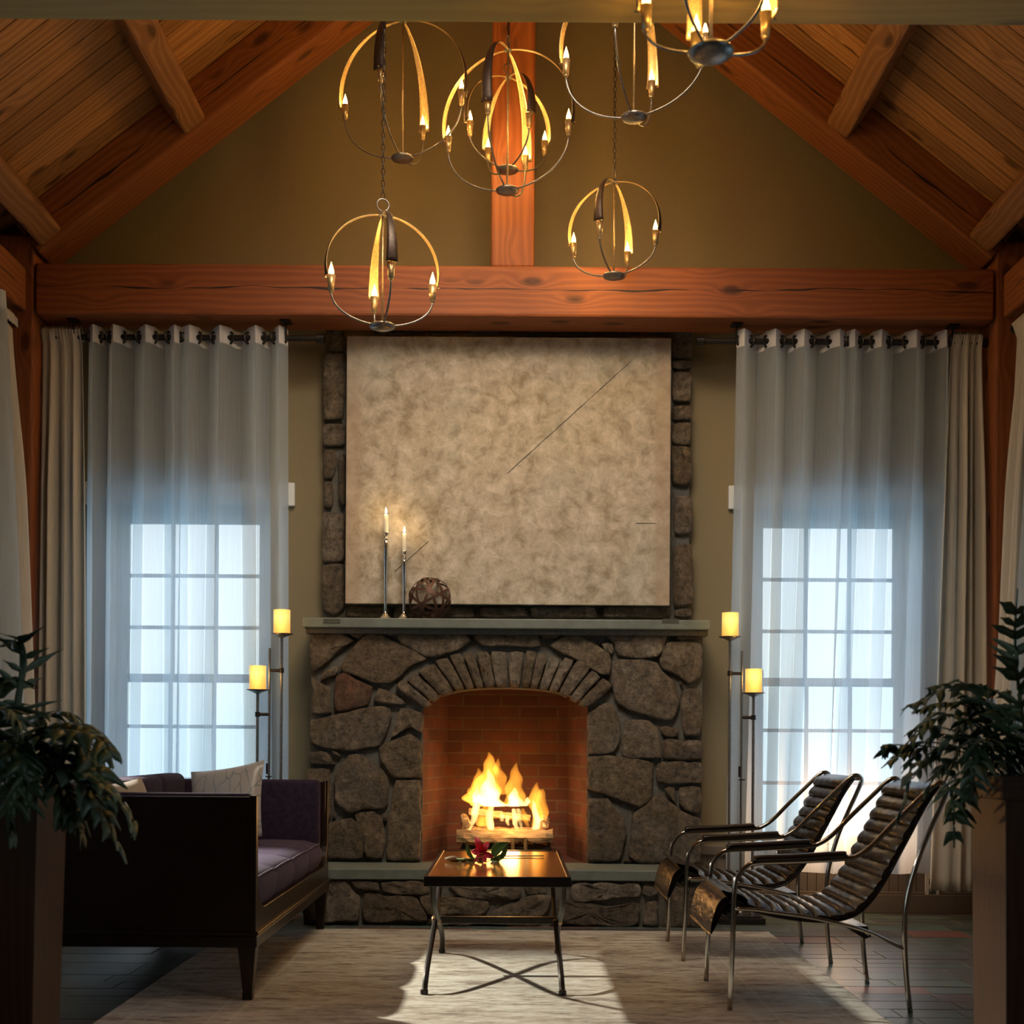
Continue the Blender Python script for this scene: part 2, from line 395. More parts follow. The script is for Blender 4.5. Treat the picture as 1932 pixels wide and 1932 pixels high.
def fabric_trans(name, colr, transp, translu, rough=0.9, nx=160, nz=3):
    """woven cloth: part of the light passes straight, part is scattered through"""
    m, nt, b, o = new_mat(name)
    b.inputs['Base Color'].default_value = (*colr, 1); b.inputs['Roughness'].default_value = rough; b.inputs['Specular IOR Level'].default_value = 0.1
    tl = N(nt, 'BsdfTranslucent'); tl.inputs[0].default_value = (*colr, 1)
    n = noise(nt, mapped(nt, (nx, nx, nz)), 1.0, 2)
    r = ramp(nt, n.outputs[0], [(0.3, tuple(c*0.88 for c in colr)), (0.7, colr)])
    L(nt, r.outputs[0], b.inputs['Base Color']); L(nt, r.outputs[0], tl.inputs[0])
    m1 = N(nt, 'MixShader'); m1.inputs[0].default_value = translu; L(nt, b.outputs[0], m1.inputs[1]); L(nt, tl.outputs[0], m1.inputs[2])
    if transp > 0:
        tr = N(nt, 'BsdfTransparent'); m2 = N(nt, 'MixShader')
        lw_ = N(nt, 'LayerWeight'); lw_.inputs[0].default_value = 0.5
        mr_ = N(nt, 'MapRange'); L(nt, lw_.outputs['Facing'], mr_.inputs[0]); mr_.inputs[1].default_value = 0.0; mr_.inputs[2].default_value = 0.85
        mr_.inputs[3].default_value = transp; mr_.inputs[4].default_value = 0.02; L(nt, mr_.outputs[0], m2.inputs[0])
        L(nt, m1.outputs[0], m2.inputs[1]); L(nt, tr.outputs[0], m2.inputs[2]); L(nt, m2.outputs[0], o.inputs[0])
    else: L(nt, m1.outputs[0], o.inputs[0])
    return m
M['sheer'] = fabric_trans('sheer_voile', (0.82,0.91,0.98), 0.26, 0.80)
M['sheer_header'] = fabric_trans('sheer_header', (0.82,0.82,0.84), 0.06, 0.25)
M['drape'] = fabric_trans('cream_drape', (0.88,0.84,0.76), 0.0, 0.48)

def glass_mat():
    m, nt, b, o = new_mat('window_glass')
    tr = N(nt, 'BsdfTransparent'); gl = N(nt, 'BsdfGlossy'); gl.inputs['Roughness'].default_value = 0.02
    fr = N(nt, 'Fresnel'); fr.inputs[0].default_value = 1.45
    mx = N(nt, 'MixShader'); L(nt, fr.outputs[0], mx.inputs[0]); L(nt, tr.outputs[0], mx.inputs[1]); L(nt, gl.outputs[0], mx.inputs[2]); L(nt, mx.outputs[0], o.inputs[0])
    return m
M['glass'] = glass_mat()
def emis(name, colr, strength, base=None):
    m, nt, b, o = new_mat(name)
    b.inputs['Base Color'].default_value = (*(base or colr), 1); b.inputs['Emission Color'].default_value = (*colr, 1); b.inputs['Emission Strength'].default_value = strength
    b.inputs['Roughness'].default_value = 0.4
    n = noise(nt, mapped(nt, (1,1,1)), 30, 2); bump(nt, n.outputs[0], 0.02, 0.001, b)
    return m
M['bulb'] = emis('lit_bulb', (1.0,0.62,0.20), 9)
M['bulbcore'] = emis('bulb_filament', (1.0,0.86,0.55), 30)
M['wickflame'] = emis('candle_flame', (1.0,0.82,0.45), 14)
def candle_lamp():
    m, nt, b, o = new_mat('glowing_candle_shade')
    # the lit shade is hottest where its bulb sits, near the upper middle
    v = N(nt, 'TexCoord'); s_ = N(nt, 'SeparateXYZ'); L(nt, v.outputs['Object'], s_.inputs[0])
    r = ramp(nt, math_(nt, 'MULTIPLY', s_.outputs[2], 7.4), [(0.0,(0.95,0.40,0.06)),(0.35,(1.0,0.50,0.09)),(0.68,(1.0,0.70,0.18)),(1.0,(1.0,0.60,0.13))])
    L(nt, r.outputs[0], b.inputs['Emission Color']); b.inputs['Emission Strength'].default_value = 0.95; b.inputs['Base Color'].default_value = (0.5,0.32,0.12,1)
    b.inputs['Roughness'].default_value = 0.5
    return m
M['shade'] = candle_lamp()

def leather():
    m, nt, b, o = new_mat('brown_black_leather')
    n1 = noise(nt, mapped(nt, (26, 7, 26)), 1.0, 4, 0.6, 0.8); n2 = noise(nt, mapped(nt, (1,1,1)), 220, 2)
    r = ramp(nt, n1.outputs[0], [(0.3,(0.008,0.005,0.0035)),(0.7,(0.020,0.012,0.008))])
    L(nt, r.outputs[0], b.inputs['Base Color']); b.inputs['Roughness'].default_value = 0.27; b.inputs['Specular IOR Level'].default_value = 0.42
    bump(nt, math_(nt, 'ADD', n1.outputs[0], math_(nt, 'MULTIPLY', n2.outputs[0], 0.06)), 0.7, 0.010, b)
    return m
M['leather'] = leather()
def purple(name, c0, c1, sx=6, sy=70):
    m, nt, b, o = new_mat(name)
    n1 = noise(nt, mapped(nt, (sx, sy, sy)), 1.0, 4, 0.6, 0.3)
    r = ramp(nt, n1.outputs[0], [(0.35,c0),(0.65,c1)]); L(nt, r.outputs[0], b.inputs['Base Color'])
    b.inputs['Roughness'].default_value = 0.85; b.inputs['Specular IOR Level'].default_value = 0.12; b.inputs['Sheen Weight'].default_value = 0.03; b.inputs['Sheen Roughness'].default_value = 0.4
    bump(nt, n1.outputs[0], 0.3, 0.003, b)
    return m
M['seat'] = purple('purple_striped_upholstery', (0.040,0.030,0.056), (0.078,0.058,0.092))
M['back'] = purple('dark_purple_upholstery', (0.024,0.015,0.032), (0.038,0.026,0.046), 40, 40)
M['piping'] = simple('piping', (0.10,0.08,0.12), 0.6)
def pillow_mat():
    m, nt, b, o = new_mat('branch_pattern_satin')
    wv = N(nt, 'TexVoronoi', feature='DISTANCE_TO_EDGE'); wv.inputs['Scale'].default_value = 9
    nn = noise(nt, mapped(nt, (1,1,1)), 6, 3)
    mp = mixc(nt, 0.18, mapped(nt, (2.2, 1, 0.8)), nn.outputs['Color'])
    L(nt, mp, wv.inputs['Vector'])
    k = N(nt, 'MapRange'); L(nt, wv.outputs['Distance'], k.inputs[0]); k.inputs[1].default_value = 0.02; k.inputs[2].default_value = 0.05; k.inputs[3].default_value = 1; k.inputs[4].default_value = 0
    c = mixc(nt, k.outputs[0], (0.30,0.28,0.26), (0.16,0.18,0.18))
    L(nt, c, b.inputs['Base Color']); b.inputs['Roughness'].default_value = 0.38; b.inputs['Sheen Weight'].default_value = 0.3
    bump(nt, nn.outputs[0], 0.25, 0.02, b)
    return m
M['pillow'] = pillow_mat()
M['pillow2'] = simple('beige_cushion', (0.34,0.30,0.25), 0.8, 0, 80, 0.08, 0.2)
M['planter'] = wood('oiled_planter_board', (0.080,0.033,0.013), (0.035,0.015,0.006), 0.45, 1.2, knots=False, bmp=0.08)
def table_top():
    m, nt, b, o = new_mat('polished_copper_top')
    v = mapped(nt, (1,1,1)); n = noise(nt, mapped(nt, (3, 14, 1)), 1.0, 4)
    r = ramp(nt, n.outputs[0], [(0.3,(0.52,0.22,0.06)),(0.7,(0.72,0.36,0.11))]); L(nt, r.outputs[0], b.inputs['Base Color'])
    b.inputs['Metallic'].default_value = 0.85; b.inputs['Roughness'].default_value = 0.15
    bump(nt, n.outputs[0], 0.02, 0.002, b)
    return m
M['copper'] = table_top()
def leaf(name, c0, c1, rough=0.38, tl=0.25):
    m, nt, b, o = new_mat(name)
    n = noise(nt, mapped(nt, (1,1,1)), 14, 3); r = ramp(nt, n.outputs[0], [(0.3,c0),(0.7,c1)])
    L(nt, r.outputs[0], b.inputs['Base Color']); b.inputs['Roughness'].default_value = rough
    t = N(nt, 'BsdfTranslucent'); L(nt, r.outputs[0], t.inputs[0])
    mx = N(nt, 'MixShader'); mx.inputs[0].default_value = tl; L(nt, b.outputs[0], mx.inputs[1]); L(nt, t.outputs[0], mx.inputs[2]); L(nt, mx.outputs[0], o.inputs[0])
    bump(nt, n.outputs[0], 0.3, 0.01, b)
    return m
M['fern'] = leaf('fern_leaf', (0.030,0.065,0.035), (0.075,0.135,0.065))
M['fern2'] = leaf('fern_leaf_bluish', (0.045,0.085,0.060), (0.10,0.16,0.11))
M['lilyleaf'] = leaf('lily_leaf', (0.05,0.13,0.03), (0.13,0.26,0.07))
M['petal'] = leaf('lily_petal', (0.55,0.02,0.06), (0.80,0.07,0.12), 0.45, 0.3)
M['budm'] = leaf('lily_bud', (0.20,0.20,0.09), (0.34,0.20,0.14), 0.45, 0.2)
M['anther'] = simple('anther', (0.42,0.14,0.03), 0.8)
def log_mat():
    m, nt, b, o = new_mat('split_log')
    n = noise(nt, mapped(nt, (4, 18, 18)), 1.0, 6, 0.65, 0.5)
    r = ramp(nt, n.outputs[0], [(0.32,(0.10,0.06,0.03)),(0.48,(0.38,0.25,0.12)),(0.7,(0.62,0.46,0.26))]); L(nt, r.outputs[0], b.inputs['Base Color'])
    b.inputs['Roughness'].default_value = 0.85; bump(nt, n.outputs[0], 0.9, 0.02, b)
    return m
M['log'] = log_mat()
def ember():
    m, nt, b, o = new_mat('embers')
    n = noise(nt, mapped(nt, (1,1,1)), 45, 3)
    r = ramp(nt, n.outputs[0], [(0.45,(0,0,0)),(0.62,(1.0,0.25,0.03))]); L(nt, r.outputs[0], b.inputs['Emission Color']); b.inputs['Emission Strength'].default_value = 0.8
    b.inputs['Base Color'].default_value = (0.05,0.035,0.02,1); bump(nt, n.outputs[0], 1.0, 0.01, b)
    return m
M['ember'] = ember()
def flame_vol(name, colr, s, nscale=9):
    m = bpy.data.materials.new(name); m.use_nodes = True; nt = m.node_tree; nt.nodes.clear()
    o = N(nt, 'OutputMaterial'); em = N(nt, 'Emission'); em.inputs[0].default_value = (*colr, 1)
    n = noise(nt, mapped(nt, (nscale, nscale, nscale*0.35)), 1.0, 3, 0.6, 0.8)
    r = N(nt, 'MapRange'); L(nt, n.outputs[0], r.inputs[0]); r.inputs[1].default_value = 0.32; r.inputs[2].default_value = 0.66; r.inputs[3].default_value = 0.15*s; r.inputs[4].default_value = s
    L(nt, r.outputs[0], em.inputs[1]); L(nt, em.outputs[0], o.inputs['Volume'])
    return m
M['flame'] = flame_vol('flame_outer', (1.0,0.36,0.035), 46)
M['flame_core'] = flame_vol('flame_core', (1.0,0.62,0.20), 150, 6)

# ------------------------------------------------------------ structure
def ST(o, n=None): o['kind'] = 'structure'; return o
# floor: grout slab + ashlar tiles in one structure
g = MB(); g.box((-WX-0.15, -2.2, -0.10), (WX+0.15, YB+0.15, -0.0018))
fl = ST(g.build('floor', M['grout']))
t = MB(); rt = random.Random(3)
y = -2.2
while y < YB:
    hrow = rt.choice([0.155, 0.155, 0.235, 0.315, 0.235])
    x = -WX - rt.random()*0.4
    while x < WX:
        wt = rt.choice([0.24, 0.32, 0.40, 0.48, 0.62])
        if hrow > 0.2 and rt.random() < 0.35:
            t.box((x+0.004, y+0.003, -0.02), (x+wt-0.003, y+hrow/2-0.004, rt.uniform(-0.001,0.001)))
            t.box((x+0.004, y+hrow/2+0.003, -0.02), (x+wt-0.003, y+hrow-0.004, rt.uniform(-0.001,0.001)))
        else:
            t.box((x+0.004, y+0.003, -0.02), (x+wt-0.003, y+hrow-0.004, rt.uniform(-0.001,0.001)))
        x += wt
    y += hrow
t.build('floor_tiles', M['slate'], fl)

ZR = 6.25; SL = 0.787; ANG = math.atan(SL)   # ceiling plane z = ZR - SL|x|
WIN = [(-1.95, 0.0), (1.99, 0.0)]
# window openings measured from the photograph
LW = (P(235,985,YB).x, P(484,985,YB).x); RW = (P(1446,993,YB).x, P(1695,993,YB).x)
WZ0, WZ1 = 0.46, 2.345
def back_wall():
    mb = MB(); zt = ZR
    xs = [-WX-0.1, LW[0]-0.05, LW[1]+0.05, -1.1, 1.02, RW[0]-0.05, RW[1]+0.05, WX+0.1]
    d0, d1 = YB, YB+0.22
    def cell(x0, x1, z0, z1): mb.box((x0, d0, z0), (x1, d1, z1))
    top = 3.75
    cell(xs[0], xs[1], 0, top); cell(xs[1], xs[2], 0, WZ0-0.05); cell(xs[1], xs[2], WZ1+0.05, top); cell(xs[2], xs[3], 0, top)
    cell(xs[3], xs[4], 1.6, top)
    cell(xs[4], xs[5], 0, top); cell(xs[5], xs[6], 0, WZ0-0.05); cell(xs[5], xs[6], WZ1+0.05, top); cell(xs[6], xs[7], 0, top)
    mb.prism([(-WX-0.1, 3.75), (WX+0.1, 3.75), (WX+0.1, ZR-SL*(WX+0.1)+0.05), (0, ZR+0.05), (-WX-0.1, ZR-SL*(WX+0.1)+0.05)], lambda a, b, d: (a, d, b), d0, d1)
    return ST(mb.build('wall_back', M['wall']))
back_wall()
def side_wall(s):
    mb = MB(); x0, x1 = sorted((s*WX, s*(WX+0.22)))
    ys = [-2.2, 1.2, 2.8, 4.7, 6.3, YB+0.22]; top = ZR-SL*WX+0.06
    for i in range(5):
        if i in (1, 3):
            mb.box((x0, ys[i], 0), (x1, ys[i+1], 0.45)); mb.box((x0, ys[i], 2.55), (x1, ys[i+1], top))
        else: mb.box((x0, ys[i], 0), (x1, ys[i+1], top))
    return ST(mb.build('wall_left' if s < 0 else 'wall_right', M['wall']))
side_wall(-1); side_wall(1)
mb = MB(); mb.prism([(-WX-0.22, 0), (WX+0.22, 0), (WX+0.22, ZR-SL*(WX+0.22)), (0, ZR), (-WX-0.22, ZR-SL*(WX+0.22))], lambda a, b, d: (a, d, b), -2.42, -2.2)
ST(mb.build('wall_front', M['wall']))

# sloping ceiling boards: local X runs up the slope, local Y along the room
for s in (-1, 1):
    mb = MB(); Ls = (WX+0.35)/math.cos(ANG); y = -2.3; rb = random.Random(11+s)
    while y < YB+0.1:
        wd = rb.choice([0.125, 0.14, 0.14])
        # boards broken at random lengths
        x = 0.0
        while x < Ls-0.01:
            ln = min(rb.uniform(1.6, 3.6), Ls-x)
            mb.box((x, y+0.0035, 0), (x+ln-0.002, y+wd-0.0035, 0.02)); x += ln
        y += wd
    o = mb.build('ceiling', M['boards'])
    o.location = (s*(WX+0.35), 0, ZR-SL*(WX+0.35))
    # local +X must run from eave to ridge
    ux = Vector((-s*math.cos(ANG), 0, math.sin(ANG))); uy = Vector((0, 1, 0)); uz = ux.cross(uy)
    if uz.z < 0: uy = -uy; uz = ux.cross(uy)
    mw = Matrix((ux, uy, uz)).transposed().to_4x4()
    if uy.y < 0:   # flip mesh so that y stays positive along the room
        for vv in o.data.vertices: vv.co.y = -vv.co.y
        o.data.flip_normals()
    mw.translation = o.location; o.matrix_world = mw
    ST(o)
mb = MB(); 
for s in (-1, 1):
    b0 = [(0, ZR+0.03), (s*(WX+0.35), ZR+0.03-SL*(WX+0.35)), (s*(WX+0.35), ZR+0.12-SL*(WX+0.35)), (0, ZR+0.12)]
    mb.prism(b0, lambda a, b, d: (a, d, b), -2.42, YB+0.25)
ST(mb.build('ceiling_deck', M['wall']))

# ---- timbers: each one thing, grain along local X
def timber(name, a, b, h, d, mat, label, up=(0,0,1), bev=0.014, cat='beam', group=None):
    a = Vector(a); b = Vector(b); ux = (b-a).normalized(); ln = (b-a).length
    up = Vector(up); uz = (up-ux*up.dot(ux)).normalized(); uy = uz.cross(ux)
    mb = MB(); nseg = max(2, int(ln/0.25)); rj = random.Random(hash(label) % 1000 if False else len(label)*7)
    mb.box((-ln/2, -d/2, -h/2), (ln/2, d/2, h/2))
    o = mb.build(name, mat, bevel=bev, seg=2)
    mw = Matrix((ux, uy, uz)).transposed().to_4x4(); mw.translation = (a+b)/2; o.matrix_world = mw
    tag(o, label, cat, group); return o
TZ0, TZ1 = 3.445, 3.735
YT = 7.40; YT2 = 7.68
timber('tie_beam', (-2.735, (YT+YT2)/2, (TZ0+TZ1)/2), (2.735, (YT+YT2)/2, (TZ0+TZ1)/2), TZ1-TZ0, YT2-YT, M['beam'], 'long reddish horizontal tie beam with a crack, above the stone fireplace')
timber('tie_beam', (-3.0, 4.255, (TZ0+TZ1)/2), (3.0, 4.255, (TZ0+TZ1)/2), TZ1-TZ0, 0.26, M['palebeam'], 'pale tie beam across the very top edge of the picture, nearest the viewer')
timber('king_post', (-0.015, 7.54, TZ1), (-0.015, 7.54, 5.93), 0.22, 0.248, M['beam'], 'upright reddish king post standing on the long tie beam behind the central chandeliers', up=(0,1,0), cat='post')
zr = 0.254
for s, nm in ((-1, 'left'), (1, 'right')):
    u = Vector((-s*math.cos(ANG), 0, math.sin(ANG))); nrm = Vector((s*math.sin(ANG), 0, math.cos(ANG)))
    foot = Vector((s*2.735, 0, 5.93-SL*2.735)) + nrm*(zr/2); peak = Vector((s*0.12, 0, 5.93-SL*0.12)) + nrm*(zr/2)
    foot += u*0.02
    timber('rafter', foot+Vector((0,(YT+YT2)/2,0)), peak+Vector((0,(YT+YT2)/2,0)), zr, YT2-YT, M['rafter'], 'thick sloping %s rafter against the far gable wall' % nm, up=nrm)
    timber('rafter', foot+Vector((0,4.255,0)), peak+Vector((0,4.255,0)), zr, 0.26, M['rafter'], 'sloping %s rafter over the pale near tie beam' % nm, up=nrm)
    for k, xm in enumerate((1.815, 2.63)):
        zc = 5.93-SL*xm; c = Vector((s*xm, 0, zc)) + nrm*(0.012+0.121)
        timber('purlin', c+Vector((0, 4.39, 0)), c+Vector((0, 7.405, 0)), 0.240, 0.155, M['purlin'], '%s purlin under the %s roof slope, ending on the far rafter' % (('upper','lower')[k], nm), up=nrm, bev=0.02, group='roof purlins')
    # corner post and wall girt
    timber('corner_post', (s*2.885, 7.54, 0.0), (s*2.885, 7.54, 3.90), 0.26, 0.28, M['post'], 'wooden corner post in the far %s corner beside the curtains' % nm, up=(0,1,0), cat='post')
    timber('wall_girt', (s*2.905, -2.15, 3.575), (s*2.905, 7.395, 3.575), 0.25, 0.25, M['rafter'], 'timber girt along the %s wall above the side curtain' % nm)

# ---- baseboards, wainscot, chair rail
def wain(x0, x1):
    p = MB()
    x = x0
    while x < x1-0.01:
        p.box((x+0.002, YB-0.012, 0.1), (min(x+0.055, x1)-0.002, YB, 0.35)); x += 0.055
    o = ST(p.build('trim_1', M['wains'])); 
    c = MB(); c.box((x0, YB-0.035, 0.345), (x1, YB, 0.405)); ST(c.build('trim_2', M['wains'], bevel=0.006))
    b = MB(); b.box((x0, YB-0.028, 0), (x1, YB, 0.115)); b.box((x0, YB-0.018, 0.115), (x1, YB, 0.13)); ST(b.build('baseboard_back', M['wains'], bevel=0.004))
wain(-WX, -1.2); wain(1.13, WX)
for s in (-1, 1):
    b = MB(); x0, x1 = sorted((s*WX, s*(WX-0.028))); b.box((x0, -2.2, 0), (x1, YB-0.03, 0.115)); ST(b.build('baseboard_left' if s < 0 else 'baseboard_right', M['wains'], bevel=0.004))

# ---- double hung windows
def window(idx, fn, w_, z0, z1, cols, rows, head=0.14, over=0.235):
    """fn(u, d, z): u along the wall, d depth into room negative"""
    root = empty('window_%d' % idx, fn(w_/2, 0, z0)); ST(root); inv = root.location
    def bx(mb, u0, u1, d0, d1, za, zb):
        a = Vector(fn(u0, d0, za))-inv; b = Vector(fn(u1, d1, zb))-inv
        mb.box((min(a.x,b.x), min(a.y,b.y), za-inv.z), (max(a.x,b.x), max(a.y,b.y), zb-inv.z))
    c = MB()
    bx(c, -0.16, -0.05, -0.025, 0.0, z0-0.05, z1+0.09); bx(c, w_+0.05, w_+0.16, -0.025, 0.0, z0-0.05, z1+0.09)
    bx(c, -over, w_+over, -0.035, 0.0, z1+0.09, z1+0.09+head)
    bx(c, -0.20, w_+0.20, -0.07, 0.02, z0-0.085, z0-0.05)
    c.build('window_casing', M['trim'], root, bevel=0.004)
    zm = (z0+z1)/2
    for k, (za, zb, dd) in enumerate(((zm-0.01, z1, 0.10), (z0, zm+0.02, 0.06))):
        s_ = MB()
        bx(s_, -0.05, 0.0, dd, dd+0.035, za-0.02, zb+0.05); bx(s_, w_, w_+0.05, dd, dd+0.035, za-0.02, zb+0.05)
        bx(s_, 0, w_, dd, dd+0.035, zb-0.0, zb+0.05) if k == 0 else bx(s_, 0, w_, dd, dd+0.035, zb-0.035, zb)
        bx(s_, 0, w_, dd, dd+0.035, za-0.02, za+0.015) if k == 0 else bx(s_, 0, w_, dd, dd+0.035, za-0.05, za)
        for i in range(1, cols): bx(s_, w_*i/cols-0.011, w_*i/cols+0.011, dd+0.006, dd+0.03, za, zb)
        for i in range(1, rows): bx(s_, 0, w_, dd+0.007, dd+0.029, za+(zb-za)*i/rows-0.011, za+(zb-za)*i/rows+0.011)
        sh_ = s_.build('sash', M['trim'], root, bevel=0.002)
        p_ = MB(); bx(p_, -0.01, w_+0.01, dd+0.016, dd+0.020, za, zb); p_.build('pane', M['glass'], sh_)
    return root
window(1, lambda u, d, z: (LW[0]+u, YB+d, z), LW[1]-LW[0], WZ0, WZ1, 3, 3)
window(2, lambda u, d, z: (RW[0]+u, YB+d, z), RW[1]-RW[0], WZ0, WZ1, 3, 3)
for i, (s, y0) in enumerate(((-1, 4.75), (1, 4.75), (-1, 1.25), (1, 1.25))):
    window(3+i, lambda u, d, z, s=s, y0=y0: (s*(WX+d), y0+u, z), 1.5, 0.50, 2.50, 4, 4, over=0.2)

# ------------------------------------------------------------ fireplace
YH = 7.18; YF = 7.56; YM = 7.46; YC = 7.78
def crop1(p): return (560+p[0]/2.415, 1120+p[1]/2.415)
def stone_poly(mb, pts, Y, depth, rs, inset=0.007, jit=0.010, grow=1.03):
    """one rounded irregular stone standing proud of the plane at Y towards the viewer"""
    w3 = [P(p[0], p[1], Y) for p in pts]
    c = sum(w3, Vector())/len(w3)
    # subdivide the outline with jitter
    out = []
    n = len(w3)
    for i in range(n):
        a = w3[i]; b = w3[(i+1) % n]; ln = (b-a).length; k = max(1, int(ln/0.035))
        for j in range(k):
            t_ = j/k; q = a.lerp(b, t_)
            nn = Vector(((b-a).z, 0, -(b-a).x)).normalized()
            q = q + nn*rs.uniform(-jit, jit)*(0 if j == 0 else 1)
            out.append(c + (q-c)*grow)
    # corner rounding
    m = len(out)
    for _ in range(1): out = [(out[i-1]+out[i]*5+out[(i+1) % m])/7 for i in range(m)]
    size = max((q-c).length for q in out)
    mn = min((q-c).length for q in out)
    b0 = len(mb.v); ph = rs.uniform(0, 6); tx = rs.uniform(-0.012, 0.012); tz = rs.uniform(-0.012, 0.012)
    def hh(q, base): return Y - base - (tx*(q.x-c.x)/size + tz*(q.z-c.z)/size) 
    rings = [(1.0, 0.0, 0), (1.0, depth*0.74, 0.2), (None, depth*1.0, 0.7), (None, depth*1.06, 1.3), (0.35, depth*1.08, 1.5)]
    for ri, (sc_, dp, amp) in enumerate(rings):
        for q in out:
            d = (q-c); ln = max(d.length, 1e-4)
            if sc_ is None:
                ins = inset if ri == 2 else inset*2.6
                f = max(0.25, 1-ins/ln*1.1)
            else: f = sc_
            v_ = c + d*f
            jz = rs.uniform(-1, 1)*0.005*amp + 0.008*amp*math.sin(v_.x*23+ph)*math.cos(v_.z*19+ph)
            mb.v.append((v_.x, hh(v_, dp)+jz, v_.z))
    mm = len(out)
    for r_ in range(len(rings)-1):
        for i in range(mm):
            k = (i+1) % mm
            mb.f.append((b0+r_*mm+i, b0+r_*mm+k, b0+(r_+1)*mm+k, b0+(r_+1)*mm+i))
    mb.v.append((c.x, Y-depth*1.12, c.z)); ci = len(mb.v)-1; last = b0+(len(rings)-1)*mm
    for i in range(mm): mb.f.append((last+i, last+(i+1) % mm, ci))
fp = empty('stone_fireplace', (0, YF, 0)); tag(fp, 'large fieldstone fireplace with arched opening, bluestone mantel and raised hearth', 'fireplace')
def fpart(mb, name, mat, **kw):
    kw.setdefault('origin', None)
    mb.v = [tuple(Vector(v)-Vector((0,YF,0))) for v in mb.v]
    return mb.build(name, mat, fp, **kw)
BODY = [
 [(68,172),(200,175),(272,213),(200,262),(150,312),(72,358)], [(218,172),(332,172),(282,210),(262,200)],
 [(350,172),(405,195),(500,245),(596,297),(520,330),(432,412),(340,405),(200,345),(240,272),(290,215)], [(385,168),(462,168),(460,194),(420,194)],
 [(470,168),(600,166),(755,172),(797,215),(740,258),(622,294),(540,262),(472,230)], [(796,180),(950,176),(1095,178),(1112,240),(1000,242),(850,240)],
 [(1112,178),(1222,180),(1180,210),(1118,208)], [(1265,182),(1345,222),(1420,270),(1428,375),(1385,372),(1250,292),(1147,240)],
 [(1300,174),(1395,178),(1350,196)], [(1405,190),(1460,182),(1690,187),(1670,240),(1640,290),(1570,297),(1460,286),(1450,225)],
 [(1725,184),(1838,184),(1836,215),(1722,212)], [(1380,226),(1440,226),(1442,288),(1402,270)],
 [(1688,222),(1838,232),(1842,380),(1780,420),(1742,382),(1660,350),(1647,300)],
 [(1440,302),(1570,302),(1640,312),(1662,362),(1722,402),(1740,490),(1712,575),(1682,578),(1552,548),(1460,500),(1436,380)],
 [(1738,388),(1768,420),(1742,430)], [(1752,442),(1838,442),(1838,650),(1757,650)], [(110,375),(195,318),(187,380),(112,400)],
 [(70,372),(108,412),(160,422),(150,480),(165,550),(70,548)], [(372,427),(440,460),(505,506),(372,500),(350,484)],
 [(67,577),(200,548),(330,523),(425,522),(432,560),(385,690),(270,720),(160,708),(67,680)],
 [(472,520),(573,542),(573,640),(520,602),(427,660)], [(515,637),(570,672),(572,838),(440,838),(382,760),(372,702),(440,672)],
 [(52,717),(140,722),(183,780),(60,778)], [(157,707),(215,747),(162,735)],
 [(240,737),(300,735),(362,782),(412,832),(416,958),(398,982),(300,975),(240,1004),(182,958),(177,832)],
 [(52,797),(155,802),(158,1000),(150,1040),(132,1040),(62,998)], [(452,850),(565,850),(565,1208),(412,1208),(416,1082),(432,980)],
 [(167,980),(185,1000),(180,1030),(160,1030)], [(130,1052),(250,1017),(288,1052),(308,1130),(308,1204),(130,1204)],
 [(262,1005),(350,987),(395,1032),(405,1100),(395,1204),(318,1204),(302,1100)], [(392,996),(418,996),(414,1040),(395,1044)],
 [(1327,542),(1430,497),(1468,570),(1474,650),(1445,720),(1327,733)],
 [(1497,572),(1600,577),(1640,610),(1652,655),(1658,752),(1480,744),(1478,702)], [(1645,606),(1738,615),(1735,654),(1662,650)],
 [(1664,666),(1843,670),(1843,753),(1664,753)], [(1327,742),(1440,742),(1622,772),(1618,930),(1560,980),(1420,920),(1327,890)],
 [(1642,772),(1838,767),(1838,868),(1640,864)], [(1667,887),(1723,882),(1725,968)], [(1738,880),(1836,880),(1836,998),(1765,988),(1737,960)],
 [(1650,907),(1740,990),(1790,1012),(1836,1022),(1836,1222),(1560,1222),(1512,1190),(1527,1022)],
 [(1327,932),(1420,932),(1488,1022),(1493,1120),(1465,1212),(1327,1216)], [(1497,1192),(1538,1222),(1482,1220)]]
RED = [(182,382),(212,362),(350,422),(330,510),(260,530),(200,540),(180,533)]
rs = random.Random(5)
# core masses with the arched opening
OPL, OPR = P(797,1500,YF).x, P(1108,1500,YF).x
ZS = P(966,1340,YF).z; ZA = P(966,1297,YF).z     # spring and crown heights of the opening
def arch_pts(x0, x1, zs, za, n=20):
    pts = []
    for i in range(n+1):
        a = PI*(1-i/n); cx = (x0+x1)/2; rx = (x1-x0)/2
        pts.append((cx+rx*math.cos(a), zs+(za-zs)*(math.sin(a)**0.8)))
    return pts
BL, BR = P(585,1400,YF).x, P(1325,1400,YF).x
ZHT = 0.315; ZM0, ZM1 = 1.672, 1.728
mb = MB(); ap = arch_pts(OPL, OPR, ZS, ZA)
poly = [(BL, 0.0), (OPL, 0.0)] + ap + [(OPR, 0.0), (BR, 0.0), (BR, ZM0), (BL, ZM0)]
mb.prism(poly, lambda a, b, d: (a, d, b), YF+0.02, YB-0.001)
mb.box((P(612,800,YC).x, YC+0.02, 1.70), (P(1302,800,YC).x, YB-0.001, TZ0-0.0))
hx0, hx1 = P(572,1700,YH).x, P(1331,1700,YH).x
mb.box((hx0, YH+0.03, 0), (hx1, YF+0.02, ZHT-0.062))
fpart(mb, 'mortar_core', M['mortar'])
mb = MB()
for pl in BODY: stone_poly(mb, [crop1(q) for q in pl], YF+0.02, 0.042, rs)
fpart(mb, 'body_stonework', M['stone'], smooth=True)
